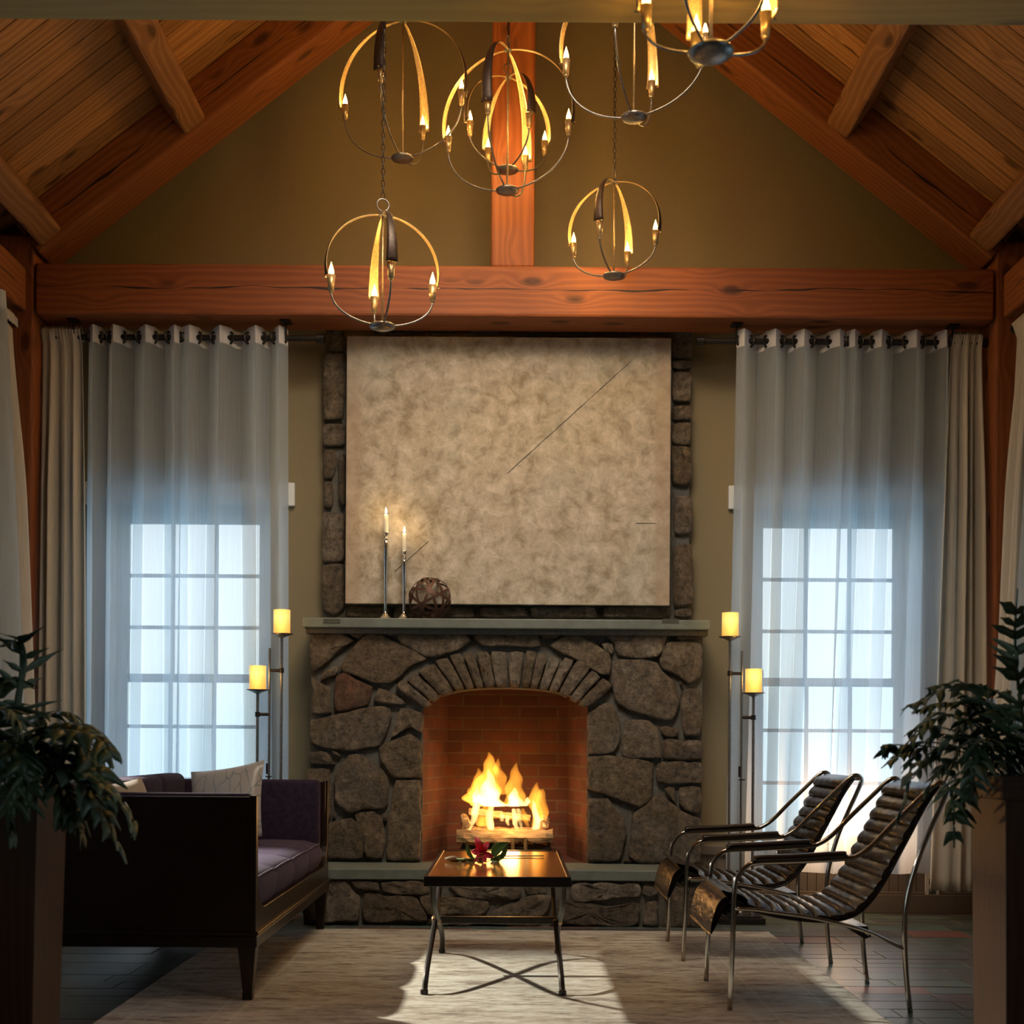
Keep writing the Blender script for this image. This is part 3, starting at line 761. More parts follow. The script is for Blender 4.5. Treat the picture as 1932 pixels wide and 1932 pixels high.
mb = MB(); stone_poly(mb, [crop1(q) for q in RED], YF+0.02, 0.044, rs); fpart(mb, 'red_stone', M['stone_red'], smooth=True).__setitem__('label', 'reddish stone')
# voussoirs of the arch
IN = [(592,528),(640,487),(690,456),(770,438),(850,430),(950,428),(1050,430),(1130,440),(1200,462),(1255,492),(1315,530)]
OU = [(448,432),(500,372),(560,325),(640,290),(760,262),(900,250),(1060,252),(1180,272),(1290,310),(1375,360),(1442,428)]
def poly_at(pl, t_):
    ln = [0]
    for i in range(len(pl)-1): ln.append(ln[-1]+math.dist(pl[i], pl[i+1]))
    d = t_*ln[-1]
    for i in range(len(pl)-1):
        if d <= ln[i+1]+1e-9:
            f = (d-ln[i])/(ln[i+1]-ln[i]); return (pl[i][0]+(pl[i+1][0]-pl[i][0])*f, pl[i][1]+(pl[i+1][1]-pl[i][1])*f)
    return pl[-1]
mb = MB(); wts = [0.9,1.05,1.5,1.1,1.0,0.9,1.1,1.3,1.25,0.9,0.85,1.0,0.95,1.25,1.0,1.1]
tot = sum(wts); acc = 0
for wv_ in wts:
    a = acc/tot+0.0035; acc += wv_; b = acc/tot-0.0035; ex = rs.uniform(-10, 6)
    i0, i1 = poly_at(IN, a), poly_at(IN, b); o0, o1 = poly_at(OU, a), poly_at(OU, b)
    def lerp(p, q, f): return (p[0]+(q[0]-p[0])*f, p[1]+(q[1]-p[1])*f)
    f = 0.97+ex/120
    stone_poly(mb, [crop1(q) for q in (i0, lerp(i0,o0,f), lerp(i1,o1,f+rs.uniform(-.03,.03)), i1)], YF+0.02, 0.055, rs, inset=0.008, jit=0.003)
fpart(mb, 'arch_stones', M['stone'], smooth=True)
# hearth stones (front riser)
HE = [[(30,1300),(235,1305),(245,1350),(290,1375),(285,1490),(35,1490)],[(245,1302),(375,1308),(385,1360),(270,1345)],[(385,1310),(580,1312),(605,1345),(600,1370),(390,1362)],
 [(310,1362),(550,1385),(585,1440),(600,1490),(305,1495)],[(560,1375),(680,1378),(700,1385),(870,1400),(880,1420),(850,1465),(600,1465),(570,1420)],[(690,1325),(1015,1325),(1015,1385),(800,1390),(730,1370)],
 [(1030,1330),(1140,1335),(1140,1365),(1050,1375)],[(890,1440),(1060,1375),(1165,1370),(1150,1440),(1110,1480),(890,1480)],[(1255,1320),(1560,1318),(1565,1385),(1250,1400)],
 [(1170,1395),(1290,1400),(1400,1425),(1555,1410),(1555,1500),(1440,1515),(1160,1500),(1165,1440)],[(1570,1320),(1655,1320),(1650,1370),(1600,1385),(1572,1370)],[(1590,1400),(1645,1395),(1645,1515),(1570,1510)],
 [(1660,1330),(1850,1330),(1855,1520),(1660,1520),(1690,1420)],[(610,1478),(1100,1488),(1100,1510),(605,1505)]]
mb = MB()
for pl in HE: stone_poly(mb, [crop1(q) for q in pl], YH+0.03, 0.032, rs)
fpart(mb, 'hearth_stones', M['stone'], smooth=True)
# chimney breast stones round the painting
CHM = [[(617,606),(648,606),(648,664),(617,664)],[(612,670),(650,668),(652,735),(648,792),(612,795)],[(611,802),(652,802),(652,843),(611,845)],[(613,850),(634,850),(636,880),(628,906),(612,905)],
 [(613,910),(630,910),(628,962),(612,958)],[(640,860),(652,858),(652,960),(642,950)],[(611,968),(650,972),(650,1060),(610,1062)],[(609,1068),(650,1066),(650,1150),(630,1163),(610,1150)],
 [(1267,605),(1304,605),(1304,678),(1267,678)],[(1267,684),(1304,683),(1304,699),(1267,700)],[(1267,706),(1304,704),(1302,759),(1267,759)],[(1267,768),(1285,768),(1304,768),(1303,795),(1267,795)],
 [(1267,801),(1303,800),(1300,842),(1267,838)],[(1267,843),(1303,848),(1304,905),(1296,919),(1267,915)],[(1272,938),(1304,938),(1305,1008),(1271,1010)],[(1270,1034),(1304,1028),(1306,1140),(1270,1146)],[(1272,1150),(1305,1148),(1304,1166),(1270,1166)],
 [(653,606),(700,606),(696,625),(653,624)],[(705,606),(810,606),(800,633),(705,633)],[(815,606),(870,604),(866,630),(808,634)],[(878,605),(930,605),(946,633),(878,633)],[(938,605),(955,605),(955,630)],[(962,606),(1130,606),(1130,634),(968,634)],[(1136,606),(1210,606),(1208,634),(1136,634)],[(1224,606),(1264,606),(1264,634),(1224,634)],
 [(655,1146),(740,1146),(735,1166),(655,1166)],[(746,1146),(890,1146),(896,1166),(744,1166)],[(904,1146),(990,1146),(998,1166),(906,1166)],[(998,1146),(1120,1146),(1128,1166),(1005,1166)],[(1140,1146),(1262,1146),(1262,1166),(1136,1166)]]
# courses hidden behind the canvas
yy = 640
while yy < 1140:
    hh_ = rs.uniform(55, 85); xx = 656
    while xx < 1262:
        ww_ = rs.uniform(70, 140); x1_ = min(xx+ww_, 1262)
        if x1_-xx > 20: CHM.append([(xx+3,yy+3),(x1_-3,yy+3),(x1_-3,min(yy+hh_,1143)-3),(xx+3,min(yy+hh_,1143)-3)])
        xx += ww_
    yy += hh_
mb = MB()
for pl in CHM: stone_poly(mb, pl, YC+0.02, 0.045, rs, inset=0.010, jit=0.004)
fpart(mb, 'chimney_stonework', M['stone'], smooth=True)
# mantel and hearth slabs
mb = MB(); mx0, mx1 = P(570,1170,YM).x, P(1340,1170,YM).x
mb.box((mx0, YM, ZM0), (mx1, YC+0.03, ZM1)); mant = fpart(mb, 'mantel_slab', M['mantel'], bevel=0.006)
mb = MB(); mb.box((BL-0.02, YM+0.04, ZM0-0.03), (BR+0.02, YF+0.05, ZM0)); fpart(mb, 'mantel_bedding', M['mortar'])
for px in (626, 1265):
    c = P(px, 1172, YM); mb = MB(); mb.box((c.x-0.048, YM-0.003, c.z-0.012), (c.x+0.048, YM+0.02, c.z+0.013)); fpart(mb, 'mantel_notch', M['inlay'])
mb = MB(); mb.prism([(hx0-0.0, 0), (hx1+0.0, 0)] + [], lambda a,b,d:(a,b,d), 0, 0) if False else None
n_ = 24; rows = []
top = [(hx0 + (hx1-hx0)*i/n_) for i in range(n_+1)]
mb = MB()
poly = [(x_, YH-0.03+0.035*(1-abs((x_-(hx0+hx1)/2)/((hx1-hx0)/2))**2)) for x_ in top] + [(hx1, YF+0.06), (hx0, YF+0.06)]
mb.prism(poly, lambda a, b, d: (a, b, d), ZHT-0.06, ZHT); fpart(mb, 'hearth_slab', M['mantel'], bevel=0.006)
# firebox: splayed brick sides, back, floor, throat
FL, FR = -0.40, 0.345; YBK = 8.10
mb = MB()
def quad(mb, *p):
    b = len(mb.v); mb.v += [tuple(q) for q in p]; mb.f.append(tuple(range(b, b+len(p))))
zt = ZA+0.10
for (xa, xb) in ((OPL, FL), (OPR, FR)):
    sgn = 1 if xa < 0 else -1
    mb.prism([(xa, YF+0.03), (xb, YBK), (xb-sgn*0.1, YBK+0.08), (xa-sgn*0.1, YF+0.03)], lambda a, b, d: (a, b, d), ZHT-0.05, zt)
mb.box((FL-0.1, YBK, ZHT-0.05), (FR+0.1, YBK+0.1, zt))
mb.box((OPL-0.1, YF+0.2, zt), (OPR+0.1, YBK+0.1, zt+0.06))
fpart(mb, 'firebox_bricks', M['brick'])
mb = MB(); mb.box((OPL-0.02, YF+0.05, ZHT-0.06), (OPR+0.02, YBK, ZHT-0.002)); fpart(mb, 'firebox_floor', M['brick'])
mb = MB(); mb.box((OPL-0.2, YF+0.1, -0.0), (OPL-0.1, YBK+0.2, zt+0.1)); mb.box((OPR+0.1, YF+0.1, -0.0), (OPR+0.2, YBK+0.2, zt+0.1)); mb.box((OPL-0.2, YBK+0.1, 0), (OPR+0.2, YBK+0.2, zt+0.1)); mb.box((OPL-0.2, YF+0.2, zt+0.06), (OPR+0.2, YBK+0.2, zt+0.1))
fpart(mb, 'chimney_mass', M['mortar'])

# ---- grate, logs, embers, fire
YG = 7.80
gx0, gx1 = P(870,1590,YG).x, P(1040,1590,YG).x
gt = empty('fire_grate', ((gx0+gx1)/2, YG, ZHT)); tag(gt, 'black iron log grate standing inside the brick firebox', 'grate')
mb = MB(); hw = (gx1-gx0)/2
for yy in (-0.12, 0.12): mb.tube([(-hw, yy, 0.075), (hw, yy, 0.075)], 0.010)
for i in range(7):
    x = -hw+0.02+(2*hw-0.04)*i/6; mb.tube([(x,-0.14,0.12),(x,-0.12,0.085),(x,0.12,0.085),(x,0.14,0.13)], 0.008)
mb.build('grate_bars', M['iron'], gt)
for sx in (-1, 1):
    for yy in (-0.12, 0.12):
        m2 = MB(); m2.tube([(sx*(hw-0.04), yy, 0.072), (sx*(hw-0.03), yy, 0.0)], 0.009); m2.build('leg', M['iron'], gt)
for x in (-0.02, 0.055):
    m2 = MB(); m2.tube([(x+0.06, -0.15, 0.145), (x+0.06, -0.15, 0.06)], 0.012); m2.build('finial', M['gold'], gt)
def split_log(a, b, r, label, seed):
    a = Vector(a); b = Vector(b); rl = random.Random(seed); m = MB()
    ux = (b-a).normalized(); ln = (b-a).length; n = 14; k = 12; base = [r*rl.uniform(0.75, 1.1) for _ in range(k)]
    c = (a+b)/2; 
    for i in range(n+1):
        x = -ln/2+ln*i/n
        for j in range(k):
            an = 2*PI*j/k; rr_ = base[j]*(1+0.07*math.sin(i*1.7+j))*rl.uniform(0.88, 1.10)
            m.v.append((x+rl.uniform(-.004,.004), rr_*math.cos(an), rr_*math.sin(an)*0.9))
    for i in range(n):
        for j in range(k):
            l = (j+1) % k; m.f.append((i*k+j, i*k+l, (i+1)*k+l, (i+1)*k+j))
    m.f.append(tuple(range(k))[::-1]); m.f.append(tuple(n*k+j for j in range(k)))
    o = m.build('split_log', M['log']); uy = Vector((0,1,0)); uz = ux.cross(uy).normalized(); uy = uz.cross(ux)
    mw = Matrix((ux,uy,uz)).transposed().to_4x4(); mw.translation = c; o.matrix_world = mw
    tag(o, label, 'log', 'logs burning in the fireplace'); return o
zl = ZHT+0.135
split_log((P(862,1575,7.70).x, 7.69, zl+0.004), (P(1043,1575,7.70).x, 7.70, zl+0.008), 0.056, 'long pale front log lying across the grate under the flames', 1)
split_log((P(872,1540,7.86).x, 7.87, zl+0.01), (P(1030,1540,7.86).x, 7.88, zl+0.01), 0.055, 'thick upright-edged back log behind the front log', 2)
split_log((P(885,1510,7.82).x, 7.80, zl+0.15), (P(1000,1522,7.82).x, 7.84, zl+0.11), 0.026, 'thin tilted top log glowing in the middle of the fire', 3)
split_log((P(880,1560,7.80).x, 7.72, zl+0.075), (P(878,1530,7.86).x-0.01, 7.92, zl+0.10), 0.034, 'short log at the left end, resting on the front and back logs', 4)
split_log((P(1025,1560,7.80).x, 7.74, zl+0.075), (P(1028,1530,7.86).x, 7.93, zl+0.10), 0.032, 'short log at the right end, resting on the front and back logs', 5)
mb = MB(); rr_ = random.Random(9)
for i in range(200):
    x = rr_.uniform(-hw, hw); y_ = rr_.uniform(-0.13, 0.13); s_ = rr_.uniform(0.006, 0.014); mb.box((x-s_, y_-s_, 0.0), (x+s_, y_+s_, s_*1.6))
o = mb.build('ember_bed', M['ember']); o.location = ((gx0+gx1)/2, YG, ZHT); tag(o, 'bed of glowing embers under the grate', 'embers', kind='stuff')

fire = empty('fire', ((gx0+gx1)/2, 7.80, zl)); tag(fire, 'bright yellow flames rising from the logs in the brick firebox', 'fire')
def flame(pts, rad, mat, seed, flat=0.6):
    """pts: pixel path bottom to top at a depth; rad px"""
    w3 = [P(a, b, d) for a, b, d in pts]; path = catmull(w3, 6); m = len(path); rl = random.Random(seed)
    rad = [r_*1.12*7.8/F for r_ in rad]; rc = catmull([(r_, 0, 0) for r_ in rad], 6)
    mb = MB(); nn = 12; ph = rl.uniform(0, 6)
    for i, p in enumerate(path):
        r_ = max(0.001, rc[i].x)
        wob = 0.18*r_*math.sin(i*0.9+ph)
        for k in range(nn):
            a = 2*PI*k/nn
            mb.v.append((p.x+wob+r_*math.cos(a)*(1+0.13*math.sin(3*a+i*0.5+ph)), p.y+flat*r_*math.sin(a), p.z))
    for i in range(m-1):
        for k in range(nn):
            l = (k+1) % nn; mb.f.append((i*nn+k, i*nn+l, (i+1)*nn+l, (i+1)*nn+k))
    mb.f.append(tuple(range(nn))[::-1]); mb.f.append(tuple((m-1)*nn+k for k in range(nn)))
    fl_ = fire.location
    mb.v = [tuple(Vector(v)-fl_) for v in mb.v]
    o = mb.build('flame', mat, fire, smooth=True, subsurf=1); return o
A_, B_ = M['flame'], M['flame_core']
flame([(915,1522,7.80),(912,1500,7.8),(920,1470,7.8),(926,1440,7.8),(922,1418,7.8)], [34,32,20,11,1], A_, 1)
flame([(900,1515,7.80),(900,1492,7.8),(905,1470,7.8),(902,1448,7.8)], [18,16,10,1], A_, 2)
flame([(928,1522,7.78),(922,1500,7.78),(924,1475,7.78),(922,1450,7.78)], [24,20,10,1], B_, 3)
flame([(898,1514,7.78),(899,1500,7.78),(900,1478,7.78)], [9,7,1], B_, 31)
flame([(942,1500,7.80),(945,1470,7.8),(938,1445,7.8),(941,1430,7.8)], [12,11,6,1], A_, 4)
flame([(975,1522,7.80),(970,1495,7.8),(972,1465,7.8),(974,1438,7.8)], [18,17,11,1], A_, 5)
flame([(972,1522,7.78),(970,1505,7.78),(971,1485,7.78)], [15,11,1], B_, 6)
flame([(988,1521,7.78),(994,1512,7.78),(995,1503,7.78)], [8,6,1], B_, 61)
flame([(1010,1575,7.74),(1014,1540,7.76),(1008,1505,7.8),(1014,1475,7.8)], [7,9,12,1], A_, 7)
flame([(1008,1578,7.72),(1013,1555,7.74),(1008,1520,7.76),(1006,1510,7.76)], [4,7,4,1], B_, 8)
flame([(1020,1560,7.76),(1024,1530,7.78),(1020,1495,7.8),(1026,1488,7.8)], [9,10,7,1], A_, 81)
flame([(882,1570,7.73),(894,1545,7.75),(898,1520,7.78),(897,1505,7.78)], [5,6,7,2], B_, 9)
flame([(905,1568,7.74),(908,1545,7.76),(906,1528,7.78)], [4,5,1], A_, 10)
flame([(932,1570,7.73),(924,1555,7.74),(926,1520,7.78),(927,1508,7.78)], [4,7,5,3], B_, 11)
flame([(948,1550,7.78),(947,1540,7.78),(946,1530,7.78)], [3,4,1], B_, 12)
flame([(959,1558,7.78),(957,1546,7.78),(958,1538,7.78)], [2,4,1], B_, 13)
flame([(976,1568,7.75),(972,1550,7.76),(970,1525,7.78)], [3,5,4], B_, 14)
flame([(984,1564,7.75),(980,1545,7.76),(978,1525,7.78)], [2,4,4], B_, 15)
flame([(996,1560,7.76),(990,1540,7.78),(986,1525,7.8)], [3,6,3], A_, 16)
flame([(915,1560,7.82),(918,1535,7.82),(925,1515,7.82)], [14,14,8], A_, 17)
flame([(1026,1560,7.74),(1024,1550,7.74),(1022,1542,7.74)], [3,3,1], B_, 18)
light('fire_glow', 'POINT', ((gx0+gx1)/2, 7.70, 0.54), 1.7, (1.0,0.45,0.12), shadow_soft_size=0.09)
light('ember_glow', 'POINT', ((gx0+gx1)/2+0.02, 7.60, 0.60), 3.5, (1.0,0.5,0.16), shadow_soft_size=0.06)

# ------------------------------------------------------------ painting
c0 = P(655,635,7.69); c1 = P(1263,1143,7.69)
pt = empty('canvas_painting', ((c0.x+c1.x)/2, 7.70, c1.z)); tag(pt, 'large mottled cream abstract canvas with thin dark diagonal line, on the chimney', 'painting')
mb = MB(); hw_ = (c1.x-c0.x)/2; hh_ = c0.z-c1.z
nx, nz = 2, 2
mb.box((-hw_, -0.02, 0), (hw_, 0.02, hh_)); mb.build('canvas', M['canvas'], pt, bevel=0.004)
def stroke(a, b, r):
    a = P(*a, 7.678)-pt.location; b = P(*b, 7.678)-pt.location; rl = random.Random(4); n = 24; m = MB()
    pts = [a.lerp(b, i/n)+Vector((rl.uniform(-.001,.001), 0, rl.uniform(-.001,.001))) for i in range(n+1)]
    m.tube(pts, [r*rl.uniform(0.5, 1.3) for _ in pts], 5); m.build('painted_line', M['inlay'], pt)
stroke((957,893), (1192,680), 0.0022); stroke((745,1078), (808,1021), 0.0020); stroke((1200,987), (1237,987), 0.0018)

# ------------------------------------------------------------ mantel objects
def candlestick(px, pz_top, label, hs, clabel):
    Y = 7.60; x = P(px, 1165, Y).x; root = empty('candlestick', (x, Y, ZM1)); tag(root, label, 'candlestick', 'silver candlesticks on the mantel')
    h = hs; pr = [(0.052,0),(0.053,0.004),(0.040,0.012),(0.018,0.032),(0.010,0.045),(0.0085,0.06),(0.009,h*0.35),(0.0125,h*0.62),(0.0135,h*0.72),(0.0150,h-0.062),(0.010,h-0.052),(0.009,h-0.046),(0.016,h-0.038),(0.016,h-0.034),(0.009,h-0.026),(0.010,h-0.022),(0.018,h-0.010),(0.022,h),(0.016,h)]
    pr = [(r_*(1+0.06*math.sin(z_*90)), z_) for r_, z_ in pr]
    MB().lathe(pr, n=12).build('stem', M['silver'], root, smooth=True, subsurf=1)
    cz = h-0.004; cn = empty('taper_candle', (x, Y, ZM1+cz)); tag(cn, clabel, 'candle', 'lit tapers in the silver candlesticks')
    MB().lathe([(0.0142,0),(0.0142,0.105),(0.011,0.108),(0.002,0.106)], n=20).build('wax', M['wax'], cn, bevel=0.002)
    MB().tube([(0,0,0.10),(0.001,0,0.118)], 0.0013, 6).build('wick', M['wick'], cn)
    MB().lathe([(0.0015,0.112),(0.0055,0.120),(0.0058,0.128),(0.0030,0.141),(0.0004,0.150)], n=12).build('candle_flame', M['wickflame'], cn, smooth=True)
    light('candle_light', 'POINT', (x, Y-0.02, ZM1+cz+0.13), 0.45, (1.0,0.62,0.25), shadow_soft_size=0.01)
candlestick(727, 0, 'taller silver candlestick with a lit taper, leftmost on the mantel', 0.515, 'lit cream taper candle in the taller silver candlestick')
candlestick(762, 0, 'shorter silver candlestick with a lit taper, beside the metal strap ball', 0.405, 'lit cream taper candle in the shorter silver candlestick')
bc = P(811, 1130, 7.62); rb_ = 0.128
ball = empty('strap_ball', (bc.x, 7.62, ZM1+rb_)); tag(ball, 'open ball woven of rusty brown metal straps on the mantel', 'decorative ball')
for i in range(10):
    zz_ = (i+0.5)/10; a0 = i*2.399+0.4; ax = Vector((math.sqrt(1-zz_*zz_)*math.cos(a0), math.sqrt(1-zz_*zz_)*math.sin(a0), zz_)); ax = Matrix.Rotation(0.9, 3, 'X') @ ax; h = ax.orthogonal().normalized(); k_ = ax.cross(h); rr2 = rb_-0.001*i*0.6; wd = 0.0085
    m = MB(); n = 40; ring1, ring2 = [], []
    rows = []
    for j in range(n+1):
        a = 2*PI*j/n; d = h*math.cos(a)+k_*math.sin(a); rows.append([d*rr2-ax*wd, d*rr2+ax*wd])
    m.grid(rows); m.build('strap', M['rust'], ball, solid=0.0018)

# ------------------------------------------------------------ curtains
def smoothstep(a): return a*a*(3-2*a)
def interp_nodes(nodes, u):
    # nodes: list of values; u in [0, len-1]
    i = min(int(u), len(nodes)-2); f = u-i; return nodes[i]+(nodes[i+1]-nodes[i])*smoothstep(f)
def sheer_panel(fronts, xl, xr, xbl, xbr, zt_, zb_, Yc, seed, label, first_front=True, grom=True, amp=0.055, name='sheer_curtain'):
    """fronts: x (px) of the folds that come forward; backs lie halfway"""
    rs_ = random.Random(seed)
    fx = [P(f, 700, Yc).x for f in fronts]; xr += 3; xbr += 5
    nodes = [P(xl, 700, Yc).x]; dep = [-0.1]
    for i, f in enumerate(fx):
        nodes.append(f); dep.append(-1)
        nodes.append((f+fx[i+1])/2 if i < len(fx)-1 else P(xr, 700, Yc).x); dep.append(1 if i < len(fx)-1 else 0.1)
    L0, R0 = nodes[0], nodes[-1]; L1, R1 = P(xbl, 1500, Yc).x, P(xbr, 1500, Yc).x
    bn = [L1+(n_-L0)/(R0-L0)*(R1-L1)+rs_.uniform(-0.03, 0.03) for n_ in nodes]; bn[0] = L1; bn[-1] = R1
    for i in range(1, len(bn)): bn[i] = max(bn[i], bn[i-1]+0.012)
    bd = [d*rs_.uniform(0.5, 1.15) for d in dep]
    K = len(nodes)-1; rows = []; nz_ = 34; ph = rs_.uniform(0, 6)
    for r_ in range(nz_+1):
        t_ = r_/nz_; z = zt_+(zb_-zt_)*t_; row = []; bl = t_**1.2
        for j in range(K*8+1):
            u = j/8
            x = interp_nodes(nodes, u)*(1-bl)+interp_nodes(bn, u)*bl
            d = interp_nodes(dep, u)*(1-bl)+interp_nodes(bd, u)*bl
            x += 0.010*math.sin(u*2.3+ph+t_*2)*t_; d2 = d*amp + 0.010*math.sin(u*3.1+ph*2+t_*3)*t_
            zz = z - (0.018 if d > 0 else 0.0)*abs(d)*(1-t_) 
            row.append((x, Yc+d2, zz))
        rows.append(row)
    root = empty(name, ((L0+R0)/2, Yc, zt_)); tag(root, label, 'curtain', 'white sheer grommet curtains')
    def loc_(rows_): return [[tuple(Vector(p)-root.location) for p in r__] for r__ in rows_]
    hrow = []
    for z in (zt_, zt_-0.05, zt_-0.10):
        hrow.append([(p[0], p[1], z-(0.012 if p[1] > Yc else 0)) for p in rows[0]])
    body = [[(p[0], p[1], p[2] if k else p[2]) for p in r__] for k, r__ in enumerate(rows)]
    body[0] = [(p[0], p[1], zt_-0.10-(0.012 if p[1] > Yc else 0)) for p in body[0]]
    body = [body[0]]+[r__ for r__ in body[1:] if r__[0][2] < zt_-0.12]
    m = MB(); m.grid(loc_(body)); m.build('voile', M['sheer'], root, smooth=True)
    m = MB(); m.grid(loc_(hrow)); m.build('header_band', M['sheer_header'], root, smooth=True)
    for i in range(K):
        if i == 0 and True: pass
        x = (nodes[i]+nodes[i+1])/2
        m = MB(); n = 20; pts = [(0, 0.031*math.cos(2*PI*q/n), 0.031*math.sin(2*PI*q/n)) for q in range(n)]
        m.tube(pts, 0.0075, 6, closed=True); g_ = m.build('grommet', M['iron'], root); g_.location = Vector((x, Yc, 3.355))-root.location
        g_.rotation_euler = (0, 0, R(35 if i % 2 else -35))
    return root
YR = 7.54; ZTOP = 3.415; 
sheer_panel([180,218,279,333], 168, 341, 158, 330, ZTOP, 0.28, YR, 1, 'outer sheer white curtain on the left rod, next to the cream drape')
sheer_panel([361,418,485,529], 343, 540, 332, 542, ZTOP, 0.28, YR, 2, 'inner sheer white curtain on the left rod, beside the chimney')
sheer_panel([1401,1460,1513,1580], 1389, 1594, 1373, 1560, ZTOP, 0.275, YR, 3, 'inner sheer white curtain on the right rod, beside the chimney')
sheer_panel([1608,1658,1724,1780], 1596, 1788, 1562, 1760, ZTOP, 0.27, YR, 4, 'outer sheer white curtain on the right rod, next to the cream drape')
def drape(top_l, top_r, bot_l, bot_r, Yt, Yb, zt_, zb_, folds, seed, label, fwd=0.0, axis='x', hang=0.10, sgn=1):
    rs_ = random.Random(seed); nz_ = 40; nj = folds*10; rows = []; ph = [rs_.uniform(0, 6) for _ in range(4)]
    for r_ in range(nz_+1):
        t_ = r_/nz_; z = zt_+(zb_-zt_)*t_; row = []
        gather = smoothstep(min(1, t_*3.0))
        for j in range(nj+1):
            u = j/nj; l = top_l+(bot_l-top_l)*t_**0.8; r__ = top_r+(bot_r-top_r)*t_**0.8
            x = l+(r__-l)*(u+0.02*math.sin(u*9+ph[0])*gather)
            a = u*folds*2*PI+ph[1]+0.5*math.sin(t_*3+ph[2])
            am = 0.016+0.034*gather
            a2 = a+0.9*math.sin(u*PI*2.2+ph[3])
            d = am*(math.copysign(abs(math.sin(a2))**0.7, math.sin(a2))*0.8+0.45*math.sin(0.53*a+ph[3]+t_*1.2)+0.14*math.sin(3.1*a+ph[2])*(1-t_*0.6))
            yc = Yt+(Yb-Yt)*t_
            if t_ < 0.012: d *= 0.6
            row.append((x, yc+d, z))
        rows.append(row)
    top = []
    # cloth looped over the rod
    for k, (dy, dz) in enumerate(((0.035,-0.05),(0.032,0.0),(0.0,0.032))):
        top.append([(p[0]+0.006*math.sin(i*1.3+k), Yt+dy+0.004*math.sin(i*1.9), zt_+dz+0.004*math.sin(i*2.7)) for i, p in enumerate(rows[0])])
    rows[0] = [(p[0], Yt-0.035+0.006*math.sin(i*1.9), p[2]-0.0) for i, p in enumerate(rows[0])]
    rows = top+rows
    if axis == 'y': rows = [[(p[1], p[0], p[2]) for p in r__] for r__ in rows]
    c = Vector(rows[3][len(rows[3])//2]); root = empty('cream_drape', c); tag(root, label, 'curtain', 'cream drapes')
    m = MB(); m.grid([[tuple(Vector(p)-c) for p in r__] for r__ in rows]); m.build('cloth', M['drape'], root, smooth=True, solid=0.002)
    # heading fold
    hd = [[Vector(p)-c+Vector((0,-0.006,0) if axis == 'x' else (-0.006*sgn,0,0)) for p in r__] for r__ in (rows[4], rows[5])]
    return root
def px2x(px, Y): return P(px, 1000, Y).x
drape(P(80,640,YR).x, P(154,640,YR).x, P(64,1500,7.33).x, P(172,1500,7.44).x, YR, 7.40, 3.385, 0.19, 4, 5, 'cream pleated drape at the left end of the left rod, by the corner post')
drape(P(1795,640,YR).x, P(1851,640,YR).x, P(1752,1500,7.44).x, P(1862,1500,7.38).x, YR, 7.42, 3.385, 0.185, 4, 6, 'cream pleated drape at the right end of the right rod, by the corner post')
# side wall drapes
for s, nm in ((-1, 'left'), (1, 'right')):
    XR = s*2.80
    drape(6.98, 7.22, 6.86, 7.20, XR, s*2.64, 3.36, 0.19, 3, 20+s, 'cream drape at the far end of the %s wall rod' % nm, axis='y', sgn=-s)
    # sheer along the side wall
    rs_ = random.Random(30+s); rows = []; nz_ = 24
    for r_ in range(nz_+1):
        t_ = r_/nz_; row = []
        for j in range(81):
            u = j/80; row.append((XR-s*(0.03+0.16*t_)+0.05*math.sin(u*8*2*PI)*(1 if s > 0 else 1)+0.012*math.sin(u*21+t_*3), 6.98-u*2.0, 3.40+(0.27-3.40)*t_))
        rows.append(row)
    c = Vector((XR, 6.0, 3.40)); root = empty('sheer_curtain', c); tag(root, 'sheer white curtain along the %s wall at the picture edge' % nm, 'curtain', 'white sheer grommet curtains')
    m = MB(); m.grid([[tuple(Vector(p)-c) for p in r__] for r__ in rows]); m.build('voile', M['sheer'], root, smooth=True)
    m = MB(); m.grid([[tuple(Vector((p[0], p[1], z))-c) for p in rows[0]] for z in (3.405, 3.30)]); m.build('header_band', M['sheer_header'], root, smooth=True)
    rt_ = empty('curtain_rod', (XR, 5.5, 3.35)); tag(rt_, 'dark curtain rod along the %s side wall' % nm, 'curtain rod', 'dark curtain rods')
    m = MB(); m.lathe([(0.014,-2.0),(0.014,1.72)], n=14, axis='y'); m.build('rod', M['iron'], rt_, smooth=False)
    m = MB(); m.lathe([(0.024,1.70),(0.026,1.72),(0.026,1.77),(0.022,1.78)], n=16, axis='y'); m.build('finial', M['iron'], rt_)
    for yy in (-1.7, 0.6):
        m = MB(); m.box((-0.03, yy-0.04, 0.088), (0.03, yy+0.04, 0.098)); m.tube([(0,yy,0.09),(0,yy,0.01)], 0.006); m.build('bracket', M['iron'], rt_)
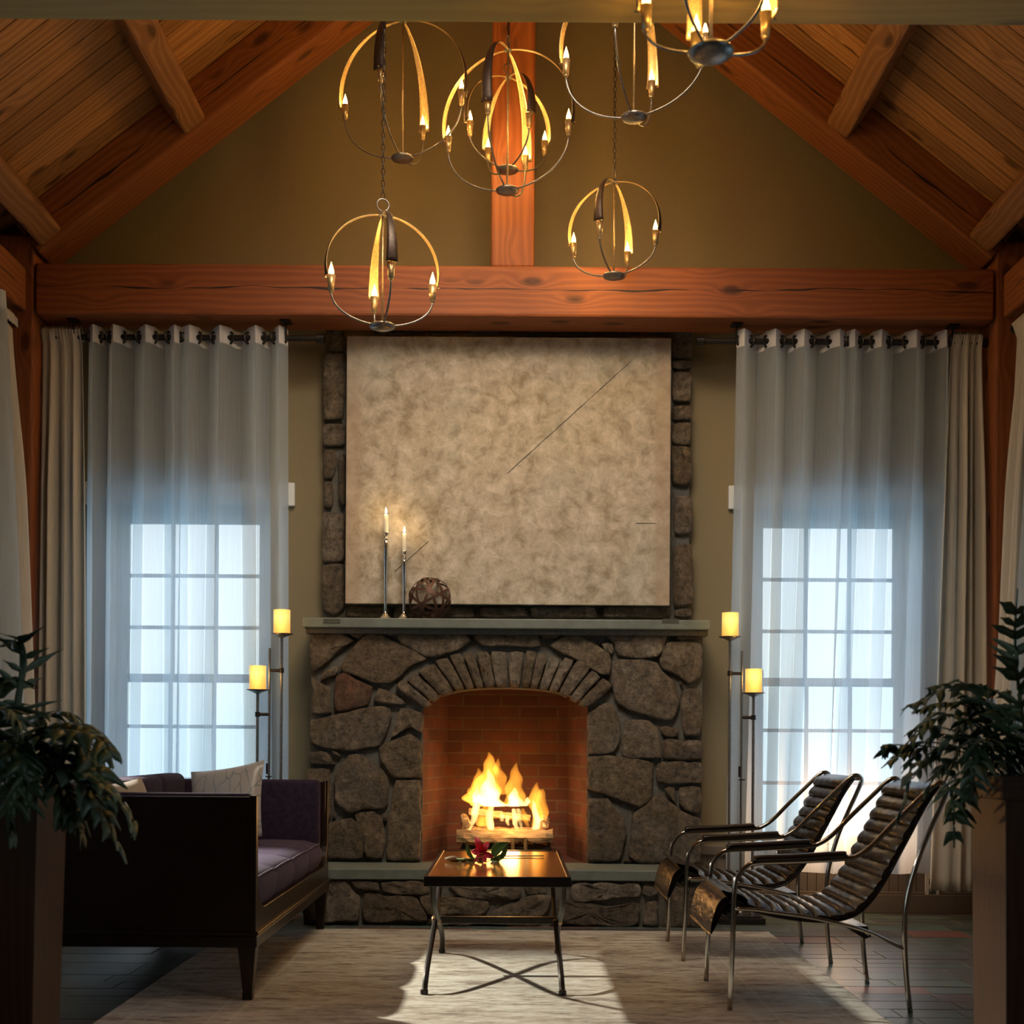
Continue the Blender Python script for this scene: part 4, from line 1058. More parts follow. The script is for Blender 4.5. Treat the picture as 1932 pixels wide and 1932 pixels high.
# rods in the far wall
for (a, b, br, nm, fin) in ((63, 612, (142, 541), 'left', 1), (1314, 1868, (1388, 1794), 'right', -1)):
    za = P((a+b)/2, 637, YR).z; x0, x1 = P(a, 637, YR).x, P(b, 637, YR).x; cx = (x0+x1)/2; hw_ = (x1-x0)/2
    rt_ = empty('curtain_rod', (cx, YR, 3.355)); tag(rt_, 'dark metal curtain rod with end cap above the far %s window' % nm, 'curtain rod', 'dark curtain rods')
    m = MB(); m.lathe([(0.017,-hw_),(0.017,hw_)], n=16, axis='x'); m.build('rod', M['iron'], rt_)
    for e_ in (-1, 1):
        m = MB(); pr = [(0.020,-0.05),(0.026,-0.045),(0.026,0.0)] ; m.lathe([(r_, e_*(hw_+z_)) for r_, z_ in pr], n=16, axis='x'); m.build('end_cap', M['iron'], rt_)
    for bp in br:
        bx_ = P(bp, 640, YR).x-cx; m = MB(); m.box((bx_-0.03, -0.07, 0.080), (bx_+0.03, 0.01, 0.090)); m.tube([(bx_, -0.03, 0.085), (bx_, -0.028, 0.02), (bx_, 0, -0.02)], 0.006); m.build('bracket', M['iron'], rt_)

# ------------------------------------------------------------ candle floor lamps
def floor_lamp(px_tall, s, label):
    """s=+1: arms step to the right of the tall pole"""
    Y = 7.38; xt = P(px_tall, 1300, Y).x; xm = xt+s*0.068; xs = xt+s*0.135
    root = empty('floor_lamp', (xm, Y, 0)); tag(root, label, 'floor lamp', 'twin candle floor lamps')
    m = MB(); m.box((-0.13, -0.075, 0), (0.13, 0.075, 0.035)); m.box((-0.105, -0.055, 0.035), (0.105, 0.055, 0.045)); m.build('base', M['iron'], root, bevel=0.003)
    for x, zt_ in ((xt-xm, 1.615), (xs-xm, 1.297)):
        m = MB(); m.lathe([(0.016,0.045),(0.013,0.06),(0.0085,0.07),(0.0085,zt_)], c=(x,0,0), n=12); m.build('pole', M['bronze'], root)
        m = MB(); m.lathe([(0.010,zt_-0.012),(0.035,zt_),(0.064,zt_+0.010),(0.064,zt_+0.013),(0.03,zt_+0.012)], c=(x,0,0), n=28); m.build('drip_plate', M['bronze'], root, smooth=True)
        m = MB(); m.lathe([(0.047,0),(0.047,0.134),(0.040,0.134),(0.036,0.120)], n=32); c_ = m.build('candle_shade', M['shade'], root); c_.location = (x, 0, zt_+0.013)
        light('shade_light', 'POINT', (xm+x, Y-0.11, zt_+0.09), 0.9, (1.0,0.60,0.2), shadow_soft_size=0.04)
    m = MB(); m.lathe([(0.016,0.045),(0.013,0.06),(0.0075,0.07),(0.0075,1.545)], n=12); m.build('pole', M['bronze'], root)
    for x, z in ((xt-xm, 1.418), (xs-xm, 1.168)):
        m = MB(); m.tube([(0,0,z),(x*1.12,0,z)], 0.0095, 10); m.lathe([(0.014,-0.014),(0.014,0.014)], c=(x,0,z), n=12); m.build('crossbar', M['iron'], root)
    m = MB(); m.tube([(-0.016,-0.012,0.815),(0.018,-0.012,0.815)], 0.004); m.box((-0.016,-0.008,0.83), (-0.006,0.004,0.89)); m.build('switch', M['iron'], root)
floor_lamp(1377, 1, 'two-candle iron floor lamp standing right of the fireplace behind the leather chairs')
floor_lamp(531, -1, 'two-candle iron floor lamp standing left of the fireplace behind the sofa')

# ------------------------------------------------------------ rug, outlet, added spotlight
mb = MB(); mb.box((-1.44, -2.0, 0.0), (1.44, 2.0, 0.006)); rg = mb.build('rug', M['rug'], bevel=0.003); rg.location = (-0.05, 5.0, 0.001)
tag(rg, 'large distressed cream and brown rug on the slate floor before the hearth', 'rug')
o0 = P(1745,1648,YB-0.01); o1 = P(1771,1697,YB-0.01)
ot = empty('wall_outlet', ((o0.x+o1.x)/2, YB-0.012, o1.z)); tag(ot, 'white outlet plate low on the wall below the right cream drape', 'outlet')
m = MB(); w2 = (o1.x-o0.x)/2; h2 = o0.z-o1.z; m.box((-w2,-0.008,0),(w2,0,h2)); m.build('plate', M['outlet'], ot, bevel=0.002)
for z in (0.3, 0.68): m = MB(); m.box((-w2*0.5,-0.010,h2*(z-0.1)),(w2*0.5,-0.007,h2*(z+0.12))); m.build('socket', M['inlay'], ot)
ws = empty('added_spotlight', (-2.66, 6.32, 0)); tag(ws, 'added slim black spotlight on a stand, out of frame behind the sofa, lighting the rug', 'spotlight')  # invented out-of-frame fixture, carries the beam for the bright rug patch
m = MB(); m.lathe([(0.12,0),(0.12,0.015),(0.012,0.03),(0.010,1.74),(0.006,1.76)], n=24); m.build('stand', M['iron'], ws)
d_ = (Vector((0.10,5.25,0))-Vector((-2.62,6.30,1.80))).normalized(); a_ = Vector((0,0,1.80))
m = MB(); m.tube([a_-d_*0.10, a_-d_*0.005], [0.040, 0.050], 20); m.build('spot_head', M['iron'], ws)
sp.location = Vector((-2.66,6.32,0))+a_+d_*0.02; aim(sp, (0.02, 5.20, 0.0))

# ------------------------------------------------------------ sofa
sf = empty('sofa', (-1.45, 6.02, 0)); tag(sf, 'dark walnut framed sofa with high arms and purple cushions, left of the rug', 'sofa')
sx0, sx1, sy0, sy1 = -1.90, -0.99, 5.04, 7.03
def S(mb, name, mat, **kw):
    mb.v = [tuple(Vector(v)-Vector((-1.45,6.02,0))) for v in mb.v]; return mb.build(name, mat, sf, **kw)
m = MB(); m.box((sx0, sy0+0.004, 0.27), (sx1-0.012, sy0+0.045, 0.80)); S(m, 'arm_panel', M['walnut'], bevel=0.003)
m = MB(); m.box((sx0, sy1-0.045, 0.27), (sx1-0.012, sy1-0.004, 0.80)); S(m, 'arm_panel', M['walnut'], bevel=0.003)
m = MB(); m.box((sx0, sy0+0.045, 0.27), (sx0+0.03, sy1-0.045, 0.80)); S(m, 'back_panel', M['walnut'])
# front board with rounded inner corners
pts = [(sy0, 0.275), (sy1, 0.275), (sy1, 0.805), (sy1-0.030, 0.805)]
for i in range(9):
    a = i/8*PI/2; pts.append((sy1-0.030-0.012-0.14*(1-math.cos(a)), 0.355+0.16*(1-math.sin(a))))
for i in range(9):
    a = (1-i/8)*PI/2; pts.append((sy0+0.030+0.012+0.14*(1-math.cos(a)), 0.355+0.16*(1-math.sin(a))))
pts.append((sy0+0.030, 0.805)); pts.append((sy0, 0.805))
m = MB(); m.prism(pts, lambda a, b, d: (d, a, b), sx1-0.03, sx1); S(m, 'front_frame', M['walnut'], bevel=0.003)
m = MB(); m.box((sx0, sy0-0.006, 0.215), (sx1+0.006, sy1+0.006, 0.262)); m.box((sx0, sy0-0.012, 0.262), (sx1+0.012, sy1+0.012, 0.278)); S(m, 'base_rail', M['walnut'], bevel=0.005)
for lx in (sx0+0.04, sx1-0.035):
    for ly in (sy0+0.035, sy1-0.035):
        m = MB(); m.frustum((lx, ly, 0.035), 0.036, 0.036, (lx, ly, 0.216), 0.070, 0.070); lg_ = S(m, 'leg', M['walnut'], bevel=0.002)
        m = MB(); m.frustum((lx, ly, 0.0075), 0.040, 0.040, (lx, ly, 0.037), 0.040, 0.040); fc_ = S(m, 'foot_cap', M['black'], bevel=0.002); fc_.parent = lg_
m = MB(); m.box((sx0+0.03, sy0+0.045, 0.262), (sx1-0.03, sy1-0.045, 0.34)); S(m, 'seat_deck', M['walnut'])
# seat cushion with channels
def cushion(name, fn, nu, nv, mat):
    m = MB(); rows = [[fn(i/nu, j/nv) for j in range(nv+1)] for i in range(nu+1)]; m.grid(rows); return m
def seat_fn(k):
    y0 = sy0+0.125+(sy1-sy0-0.25)*k/4; y1 = sy0+0.125+(sy1-sy0-0.25)*(k+1)/4
    m = MB(); rows = []; n = 14
    prof = [(sx0+0.14, 0.34), (sx0+0.14, 0.47), (sx0+0.3, 0.485), (sx1-0.25, 0.492), (sx1-0.10, 0.487), (sx1-0.035, 0.468), (sx1-0.018, 0.44), (sx1-0.022, 0.39), (sx1-0.04, 0.345)]
    for j in range(n+1):
        v = j/n; y = y0+(y1-y0)*v; b = 1-abs(2*v-1)**4
        row = []
        for i, (x, z) in enumerate(prof):
            fx = 0.012*b if i >= 5 else 0.0; fz = 0.018*b if 1 <= i <= 5 else 0
            row.append((x+fx, y, z+fz-(0.006 if 1 <= i <= 5 else 0)))
        rows.append(row)
    m.grid(rows)
    for side in (0, n):   # close the ends
        b = len(m.v); m.v += rows[side]; m.f.append(tuple(range(b, b+len(prof))))
    return m
sc_l = [S(seat_fn(k), 'seat_cushion', M['seat'], smooth=True) for k in range(4)]
# piping along the front upper edge
for k in range(4):
    y0 = sy0+0.125+(sy1-sy0-0.25)*k/4; y1 = sy0+0.125+(sy1-sy0-0.25)*(k+1)/4
    pts = []
    for j in range(13):
        v = j/12; b = 1-abs(2*v-1)**4; pts.append((sx1-0.033+0.014*b, y0+(y1-y0)*v, 0.465+0.014*b))
    m = MB(); m.tube(pts, 0.0038, 6); pp_ = S(m, 'piping', M['piping']); pp_.parent = sc_l[k]
def padded(x0, x1, y0, y1, z0, z1, name, mat, bev=0.03):
    m = MB(); m.box((x0,y0,z0),(x1,y1,z1)); return S(m, name, mat, bevel=bev, seg=5, smooth=True)
padded(sx0+0.03, sx1-0.035, sy0+0.046, sy0+0.12, 0.34, 0.812, 'arm_pad', M['back'], 0.022)
padded(sx0+0.03, sx1-0.035, sy1-0.12, sy1-0.046, 0.34, 0.812, 'arm_pad', M['back'], 0.022)
for k in range(4):
    y0 = sy0+0.125+(sy1-sy0-0.25)*k/4; y1 = sy0+0.125+(sy1-sy0-0.25)*(k+1)/4
    padded(sx0+0.035, sx0+0.17, y0+0.002, y1-0.002, 0.36, 0.845, 'back_cushion', M['back'], 0.04)
def pillow(name, c, ex, ez, size, th, mat, label):
    """soft square pillow spanned by two directions"""
    ex = Vector(ex).normalized(); ez = Vector(ez); ez = (ez-ex*ez.dot(ex)).normalized(); n_ = ex.cross(ez)
    m = MB(); n = 20
    for sg in (-1, 1):
        rows = []
        for i in range(n+1):
            row = []
            for j in range(n+1):
                u = 2*i/n-1; v = 2*j/n-1; pinch = 1-0.07*((1-u*u)*(v*v)+(1-v*v)*(u*u))
                e_ = max(0, (1-abs(u)**2.6))*max(0, (1-abs(v)**2.6)); h = th*0.5*(e_**0.5)
                h *= 1+0.06*math.sin(5*u+3*v)
                row.append(tuple(ex*(u*size/2*pinch)+ez*(v*size/2*pinch)+n_*(sg*h)))
            rows.append(row)
        m.grid(rows)
    o = m.build(name, mat, smooth=True); o.location = c
    tag(o, label, 'pillow', 'throw pillows on the sofa'); return o
pillow('throw_pillow', (-1.465, 6.66, 0.695), (0.42, -0.10, 0.07), (-0.10, 0.20, 0.40), 0.42, 0.13, M['pillow'], 'pale grey satin pillow with branch pattern leaning in the far sofa corner')
pillow('throw_pillow', (-1.60, 5.42, 0.665), (0.10, 0.40, 0.02), (-0.10, 0.0, 0.40), 0.38, 0.12, M['pillow2'], 'plain beige pillow mostly hidden behind the near sofa arm')

# ------------------------------------------------------------ coffee table
tb = empty('coffee_table', (-0.05, 5.74, 0)); tag(tb, 'small table with polished copper-coloured top on crossed metal legs, before the fire', 'table')
tx0, tx1, ty0, ty1 = -0.343, 0.236, 5.10, 6.38; tz = 0.487
def T(mb, name, mat, **kw):
    mb.v = [tuple(Vector(v)-Vector((-0.05,5.74,0))) for v in mb.v]; return mb.build(name, mat, tb, **kw)
m = MB()
for bx in (((tx0,ty0),(tx1,ty0+0.022)), ((tx0,ty1-0.022),(tx1,ty1)), ((tx0,ty0+0.022),(tx0+0.016,ty1-0.022)), ((tx1-0.016,ty0+0.022),(tx1,ty1-0.022))):
    m.box((*bx[0], tz-0.037), (*bx[1], tz+0.003))
T(m, 'top_frame', M['black'], bevel=0.002)
m = MB(); m.box((tx0+0.016, ty0+0.022, tz-0.02), (tx1-0.016, ty1-0.022, tz)); T(m, 'tabletop', M['copper'])
lx0, lx1 = -0.325, 0.205
for lx, tw in ((lx0, -1), (lx1, 1)):
    for k, (ya, yb) in enumerate(((5.20, 6.22), (6.22, 5.20))):
        xo = lx+(0.008 if k else -0.008)
        sg = 1 if yb > ya else -1
        path = catmull([(xo+tw*0.012, ya, 0.012), (xo+tw*0.006, ya+sg*0.10, 0.105), (xo, (ya+yb)/2, 0.235), (xo, yb-sg*0.18, 0.335), (xo, yb-sg*0.04, 0.455)], 8)
        m = MB(); m.tube(path, 0.0095, 8, rx=1.3); lg_ = T(m, 'leg', M['iron'])
        m = MB(); m.lathe([(0.010,0.006),(0.016,0.008),(0.016,0.024),(0.010,0.028)], c=(xo+tw*0.012, ya, 0.0015), n=14); ft_ = T(m, 'foot', M['black']); ft_.parent = lg_
    m = MB(); m.lathe([(0.014,-0.022),(0.018,-0.018),(0.018,0.018),(0.014,0.022)], c=(lx, 5.71, 0.236), n=16, axis='x'); T(m, 'pivot', M['gold'])
m = MB(); m.box((lx0, 5.695, 0.222), (lx1, 5.725, 0.252)); T(m, 'stretcher', M['iron'], bevel=0.004)

# ---- lily on the table
ly = empty('lily_stem', (-0.15, 5.55, tz)); tag(ly, 'cut red lily with buds and leaves lying on the copper-coloured table', 'flower')
LO = ly.location.copy()
def Tp(px, py, up=0.0):
    """point on the table plane seen at that pixel, raised by up"""
    v = 1400-py; u = px-966; k = (v+RO*u); Y = (tz-CH)*F/k
    return Vector(((u-RO*v)*Y/F, Y, tz+up))
def lz(m, name, mat, **kw):
    m.v = [tuple(Vector(v)-LO) for v in m.v]; return m.build(name, mat, ly, **kw)
s0 = Tp(1026,1617,0.006); s1 = Tp(935,1618,0.006); s2 = Tp(905,1628,0.02)
m = MB(); m.tube(catmull([s0, s1, s2, Tp(880,1630,0.022), Tp(862,1628,0.018)], 6), 0.0028, 7); lz(m, 'stem', M['lilyleaf'])
def blade(path, wmax, cup=0.25, side=None, n=14, tipw=0.02):
    path = catmull(path, n//(len(path)-1)+1); m = MB(); rows = []; K = len(path)
    for i, p in enumerate(path):
        t_ = i/(K-1); T_ = (path[min(i+1,K-1)]-path[max(i-1,0)]).normalized()
        sd = Vector(side) if side else T_.cross(Vector((0,0,1)))
        sd = (sd-T_*sd.dot(T_)).normalized(); nr = T_.cross(sd)
        w_ = wmax*max(tipw, (math.sin(PI*min(1, t_*0.92+0.08))**0.75))
        rows.append([p+sd*(w_*f)-nr*(cup*w_*(f*f)) for f in (-1,-0.6,-0.2,0,0.2,0.6,1)])
    m.grid(rows); return m
fc = Tp(912,1626,0.0); fc = Vector((fc.x, fc.y-0.0, tz+0.055))
ks = fc.y/F   # metres per pixel near the flower
def FP(px, py, dy=0.0): q = P(px, py, fc.y+dy); return q
cpx = (910, 1612)
for (tx_, ty_, dy, wd) in ((897,1579,-0.01,0.016),(922,1588,0.02,0.014),(889,1607,-0.03,0.015),(931,1618,-0.02,0.014),(895,1630,-0.05,0.013),(917,1634,-0.05,0.014)):
    c_ = FP(*cpx, 0.01); tip = FP(tx_, ty_, dy)
    mid = (c_+tip)/2+Vector((0,-0.022,0.006))
    if tip.z < tz+0.004: tip.z = tz+0.004
    if mid.z < tz+0.008: mid.z = tz+0.008
    lz(blade([c_, mid, tip], wd, 0.3, side=(tip-c_).cross(Vector((0,-1,0.2)))), 'petal', M['petal'], smooth=True, solid=0.0008)
for k in range(5):
    c_ = FP(*cpx, 0.0); a = k*1.3; tip = c_+Vector((0.014*math.cos(a)-0.004, -0.045, 0.012*math.sin(a)-0.004))
    m = MB(); m.tube([c_, (c_+tip)/2+Vector((0,0,0.003)), tip], 0.0008, 5); m.tube([tip-Vector((0.003,0,0)), tip+Vector((0.003,0,0.001))], 0.0018, 6); lz(m, 'stamen', M['anther'])
for i, (pts, w_) in enumerate(((((930,1616),(940,1600),(958,1590)), 0.022), (((935,1624),(950,1612),(958,1586)), 0.012), (((893,1622),(884,1608),(882,1593)), 0.010), (((890,1626),(872,1628),(852,1630)), 0.012), (((900,1630),(912,1636),(905,1628)), 0.008), (((925,1622),(938,1622),(943,1612)), 0.014), (((895,1618),(888,1624),(897,1632)), 0.013))):
    pp = [FP(a, b, 0.01) for a, b in pts]
    for q_ in pp: q_.z = max(q_.z, tz+0.004)
    lz(blade(pp, w_, 0.35, side=(pp[-1]-pp[0]).cross(Vector((0,-1,0.3)))), 'leaf', M['lilyleaf'], smooth=True, solid=0.0008)
for (a, b, r_) in (((866,1624),(839,1620),0.013), ((880,1634),(872,1620),0.009), ((878,1622),(868,1632),0.007)):
    p0, p1 = FP(*a, 0), FP(*b, 0); p0.z = max(p0.z, tz+r_); p1.z = max(p1.z, tz+r_)
    path = [p0.lerp(p1, i/8) for i in range(9)]; m = MB(); m.tube(path, [r_*0.3,r_*0.7,r_*0.92,r_,r_,r_*0.92,r_*0.75,r_*0.5,r_*0.12], 10); lz(m, 'bud', M['budm'], smooth=True)

# ------------------------------------------------------------ lounge chairs
def lounge_chair():
    root = empty('lounge_chair', (0, 0, 0)); W = 0.60
    side = [(0.834,0.007),(0.843,0.25),(0.850,0.47),(0.866,0.52),(0.895,0.552),(0.935,0.566),(1.08,0.573),(1.264,0.585),(1.315,0.597),(1.37,0.635),(1.448,0.715),(1.53,0.795),(1.60,0.862),(1.632,0.876),(1.652,0.866),(1.655,0.842),(1.625,0.77),(1.593,0.70),(1.545,0.58),(1.507,0.44),(1.497,0.33),(1.498,0.24),(1.506,0.12),(1.521,0.0)]
    rail = [(0.849,0.392),(0.93,0.388),(1.004,0.378),(1.10,0.366),(1.19,0.350),(1.29,0.328),(1.361,0.306),(1.43,0.275),(1.498,0.243)]
    def A(p, y): return (p[0]-0.834, y, p[1])
    for y in (0.0, W):
        m = MB(); m.tube(catmull([A(p, y) for p in side], 5), 0.0088, 8, rx=1.15); m.build('side_frame', M['steel'], root, smooth=True)
        m = MB(); m.tube(catmull([A(p, y) for p in rail], 4), 0.0075, 8); m.build('seat_rail', M['steel'], root, smooth=True)
        # padded arm rest
        m = MB(); pts = [A(p, y) for p in ((0.926,0.577),(0.94,0.583),(1.08,0.589),(1.25,0.600),(1.268,0.598))]
        m.tube(catmull(pts, 5), [0.008]+[0.014]*(len(catmull(pts,5))-2)+[0.008], 10, rx=1.7); m.build('arm_rest', M['walnut'], root, smooth=True)
    for p in ((0.852,0.385),(1.361,0.300),(1.640,0.858)):
        m = MB(); m.tube([A(p, 0), A(p, W)], 0.008, 8); m.build('cross_bar', M['steel'], root, smooth=True)
    prof = catmull([(x-0.834, 0, z) for x, z in [(0.862,0.400),(0.93,0.382),(1.02,0.362),(1.12,0.348),(1.22,0.346),(1.31,0.368),(1.375,0.425),(1.43,0.508),(1.48,0.60),(1.53,0.695),(1.58,0.79),(1.632,0.868)]], 10)
    # arc length table
    ls = [0]
    for i in range(len(prof)-1): ls.append(ls[-1]+(prof[i+1]-prof[i]).length)
    def at(d):
        d = max(0, min(ls[-1], d))
        for i in range(len(prof)-1):
            if d <= ls[i+1]+1e-9:
                f = (d-ls[i])/(ls[i+1]-ls[i]); p = prof[i].lerp(prof[i+1], f); t_ = (prof[i+1]-prof[i]).normalized(); return p, Vector((-t_.z, 0, t_.x))
    Ltot = ls[-1]; y0, y1 = 0.022, W-0.022
    rows = []
    for i in range(61):
        p, n = at(Ltot*i/60); rows.append([tuple(p+Vector((0, yy, 0))-n*0.004) for yy in (y0, (y0+y1)/2, y1)])
    m = MB(); m.grid(rows); m.build('sling', M['leather'], root, smooth=True, solid=0.008)
    # overlapping leather pads
    npad = 19; rq = random.Random(17)
    for k in range(npad):
        a = Ltot*(k)/npad; b = Ltot*(k+1)/npad; last = (k == npad-1)
        bulge = (0.036 if k < npad-1 else 0.046); m = MB(); nu, nv = 10, 14; rows = []
        lap = 0.030
        for i in range(nu+1):
            u = i/nu; d = b-(b-a+lap)*u   # from upper edge down to the lapping lower edge
            row = []
            for j in range(nv+1):
                v = j/nv; e_ = (1-abs(2*v-1)**7)
                h = 0.005+bulge*(math.sin(PI/2*min(1, u/0.78))**1.25)*(0.40+0.60*e_)
                if u > 0.80: h = h*(1-((u-0.80)/0.20)**2*0.30)
                h += 0.0025*math.sin(v*31+k*2.1+u*2)*math.sin(PI*u)
                p, n = at(d if d > 0 else 0.0)
                if d < 0: p = p+ (prof[0]-prof[1]).normalized()*(-d)
                row.append(tuple(p+n*h+Vector((0, y0+(y1-y0)*v, 0))))
            rows.append(row)
        # underside back to the sling
        rows.append([tuple(Vector(q)-n*0.012) for q in rows[-1]])
        p, n = at(a+0.012); rows.append([tuple(p+n*0.002+Vector((0, y0+(y1-y0)*j/nv, 0))) for j in range(nv+1)])
        m.grid(rows)
        for j in (0, nv):
            bb = len(m.v); m.v += [r_[j] for r_ in rows]; m.f.append(tuple(range(bb, bb+len(rows))))
        m.build('leather_pad', M['leather'], root, smooth=True)
    # front flap curling over the front bar
    fl_ = catmull([(0.05,0,0.415),(0.010,0,0.425),(-0.025,0,0.400),(-0.050,0,0.345),(-0.075,0,0.285)], 6); rows = []
    for side_ in (0, 1):
        rr2 = []
        for i, p in enumerate(fl_):
            t_ = i/(len(fl_)-1); tt = (fl_[min(i+1,len(fl_)-1)]-fl_[max(i-1,0)]).normalized(); n = Vector((tt.z, 0, -tt.x))
            if n.x > 0 and n.z < 0: n = -n
            h = 0.020*math.sin(PI*min(1, t_+0.05))**0.6 if side_ == 0 else 0.012*math.sin(PI*t_)**0.5
            rr2.append([tuple(p+n*(h if side_ == 0 else -h)+Vector((0, y0+(y1-y0)*j/12, 0))) for j in range(13)])
        rows.append(rr2)
    m = MB(); m.grid(rows[0]+rows[1][::-1]); m.build('front_flap', M['leather'], root, smooth=True)
    fl_ = catmull([(0.075,0,0.415),(0.035,0,0.432),(-0.005,0,0.440),(-0.035,0,0.462)], 6); rows = []
    for side_ in (0, 1):
        rr2 = []
        for i, p in enumerate(fl_):
            t_ = i/(len(fl_)-1); h = 0.016*math.sin(PI*min(1, t_+0.05))**0.6
            rr2.append([tuple(p+Vector((0, y0+(y1-y0)*j/12, h*(1 if side_ == 0 else -0.6)))) for j in range(13)])
        rows.append(rr2)
    m = MB(); m.grid(rows[0]+rows[1][::-1]); m.build('front_roll', M['leather'], root, smooth=True)
    m = MB(); m.lathe([(0.02,0.05),(0.028,0.06),(0.028,W-0.06),(0.02,W-0.05)], c=(0.012,0,0.372), n=14, axis='y'); m.build('front_bolster', M['leather'], root, smooth=True)
    # leather strap end under the seat
    m = MB(); m.prism([(0.44,0.325),(0.53,0.325),(0.545,0.285),(0.52,0.275)], lambda a, b, d: (a, d, b), 0.03, W-0.03); m.build('tension_strap', M['leather'], root)
    return root
def copy_tree(o, parent=None):
    c = o.copy(); col.objects.link(c); c.parent = parent
    for ch in [x for x in o.children]: copy_tree(ch, c)
    return c
ch = lounge_chair(); ch.location = (0.834, 4.935, 0)
tag(ch, 'nearer chrome framed lounge chair with ribbed dark leather sling, beside the right planter', 'chair', 'leather lounge chairs')
ch2 = copy_tree(ch); ch2.location = (0.802, 6.035, 0); tag(ch2, 'farther chrome framed lounge chair with ribbed dark leather sling, nearest the hearth', 'chair', 'leather lounge chairs')
# the front legs stand on the rug, the rear on slate
# ------------------------------------------------------------ planters and ferns
def planter(name, x0, x1, y0, y1, zt_, tp, label, rim, s):
    """s=+1: room-facing side is at x1 (left planter), -1: at x0"""
    cx, cy = (x0+x1)/2, (y0+y1)/2; root = empty('planter', (cx, cy, 0)); tag(root, label, 'planter', 'tall wooden planters')
    w_, d_ = x1-x0, y1-y0
    m = MB(); wall_ = 0.022
    top = [(-w_/2,-d_/2),(w_/2,-d_/2),(w_/2,d_/2),(-w_/2,d_/2)]
    k = 1-tp; b = len(m.v)
    for (sc_, z, ins) in ((k, 0, 0), (1, zt_, 0), (1, zt_, wall_), (k+tp*0.9, zt_-0.10, wall_)):
        for (a, c) in top: m.v.append((a*sc_-math.copysign(ins, a), c*sc_-math.copysign(ins, c), z))
    m.f.append((3,2,1,0))
    for r_ in range(3):
        for i in range(4): j = (i+1) % 4; m.f.append((r_*4+i, r_*4+j, (r_+1)*4+j, (r_+1)*4+i))
    m.f.append((12,13,14,15))
    # grain runs upright: rotate the mesh so local X is the height
    m2 = m.build('box', M['planter'], root, bevel=0.003)
    for v in m2.data.vertices: v.co = Vector((v.co.z, v.co.y, -v.co.x))
    m2.rotation_euler = (0, R(-90), 0)
    m = MB(); m.box((-w_/2+wall_, -d_/2+wall_, zt_-0.10), (w_/2-wall_, d_/2-wall_, zt_-0.035)); m.build('soil', M['soil'], root)
    if rim:
        m = MB(); e_ = 0.014; h_ = 0.075
        m.box((-w_/2-e_, -d_/2-e_, zt_-h_+0.01), (w_/2+e_, -d_/2, zt_+0.01)); m.box((-w_/2-e_, d_/2, zt_-h_+0.01), (w_/2+e_, d_/2+e_, zt_+0.01))
        m.box((-w_/2-e_, -d_/2, zt_-h_+0.01), (-w_/2, d_/2, zt_+0.01)); m.box((w_/2, -d_/2, zt_-h_+0.01), (w_/2+e_, d_/2, zt_+0.01))
        m.build('rim', M['planter'], root, bevel=0.003)
    return root
pl1 = P(71,1488,4.0); plz = pl1.z
planter('planter', pl1.x-0.36, pl1.x, 4.0, 4.27, plz, 0.10, 'tall tapered wooden planter at the left edge, in front of the sofa', False, 1)
pr1 = P(1897,1520,4.0)
planter('planter', pr1.x, pr1.x+0.36, 4.0, 4.30, P(1897,1470,4.0).z, 0.06, 'tall wooden planter with a rim at the right edge, beside the leather chair', True, -1)

def frond(mb, path, length_w, nl=8, web=0.012, droop=0.25, seed=0, up=(0,0,1), taper=True, curl=0.2, lw=1.0):
    """pinnately lobed leaf along a path"""
    rf = random.Random(seed); path = catmull(path, 7); K = len(path)
    rows = []; frames = []
    for i, p in enumerate(path):
        T_ = (path[min(i+1,K-1)]-path[max(i-1,0)]).normalized(); upv = Vector(up)
        sd = T_.cross(upv)
        if sd.length < 0.15: sd = T_.cross(Vector((0.3,-1,0.2)))
        sd.normalize(); nr = sd.cross(T_).normalized(); t_ = i/(K-1)
        frames.append((p, T_, sd, nr)); w_ = web*(0.35+0.65*math.sin(PI*min(1, t_*1.05))) if t_ > 0.12 else 0.003
        w_ = max(w_, 0.0015)
        rows.append([p-sd*w_-nr*w_*0.15, p+nr*0.0015, p+sd*w_-nr*w_*0.15])
    mb.grid([[tuple(q) for q in r_] for r_ in rows])
    for k in range(nl):
        t_ = 0.16+0.80*(k+0.5)/nl
        for sg in (-1, 1):
            tt = min(0.985, t_+rf.uniform(-0.015, 0.015)); i = int(tt*(K-1)); p, T_, sd, nr = frames[i]
            prof = (math.sin(PI*(0.18+0.74*t_)))**0.7 if taper else 1
            ln = length_w*1.15*prof*rf.uniform(0.7, 1.3); bw = (path[0]-path[-1]).length/nl*0.27*lw*rf.uniform(0.7, 1.2)
            bw = min(bw, 0.017*lw+0.004)
            dr = (sd*sg*1.0+T_*rf.uniform(0.35, 0.75)).normalized(); q = p.copy(); vel = dr.copy(); n = 7; rws = []
            bend = rf.uniform(0.4, 1.4)*droop; tw = rf.uniform(-curl, curl)
            for j in range(n+1):
                f = j/n; wv = bw*(0.55+0.45*math.sin(PI*min(1,f*1.25)))*(1-f**2.6)*(1+0.22*math.sin(f*9+k))+0.0006
                side_ = vel.cross(nr).normalized()
                side_ = (side_*math.cos(tw*f*2)+nr*math.sin(tw*f*2)).normalized()
                rws.append([tuple(q-side_*wv), tuple(q+nr*wv*0.18), tuple(q+side_*wv)])
                q = q+vel*(ln/n); vel = (vel+Vector((0,0,-1))*bend/n*1.6+nr*rf.uniform(-0.12, 0.12)).normalized()
            mb.grid(rws)
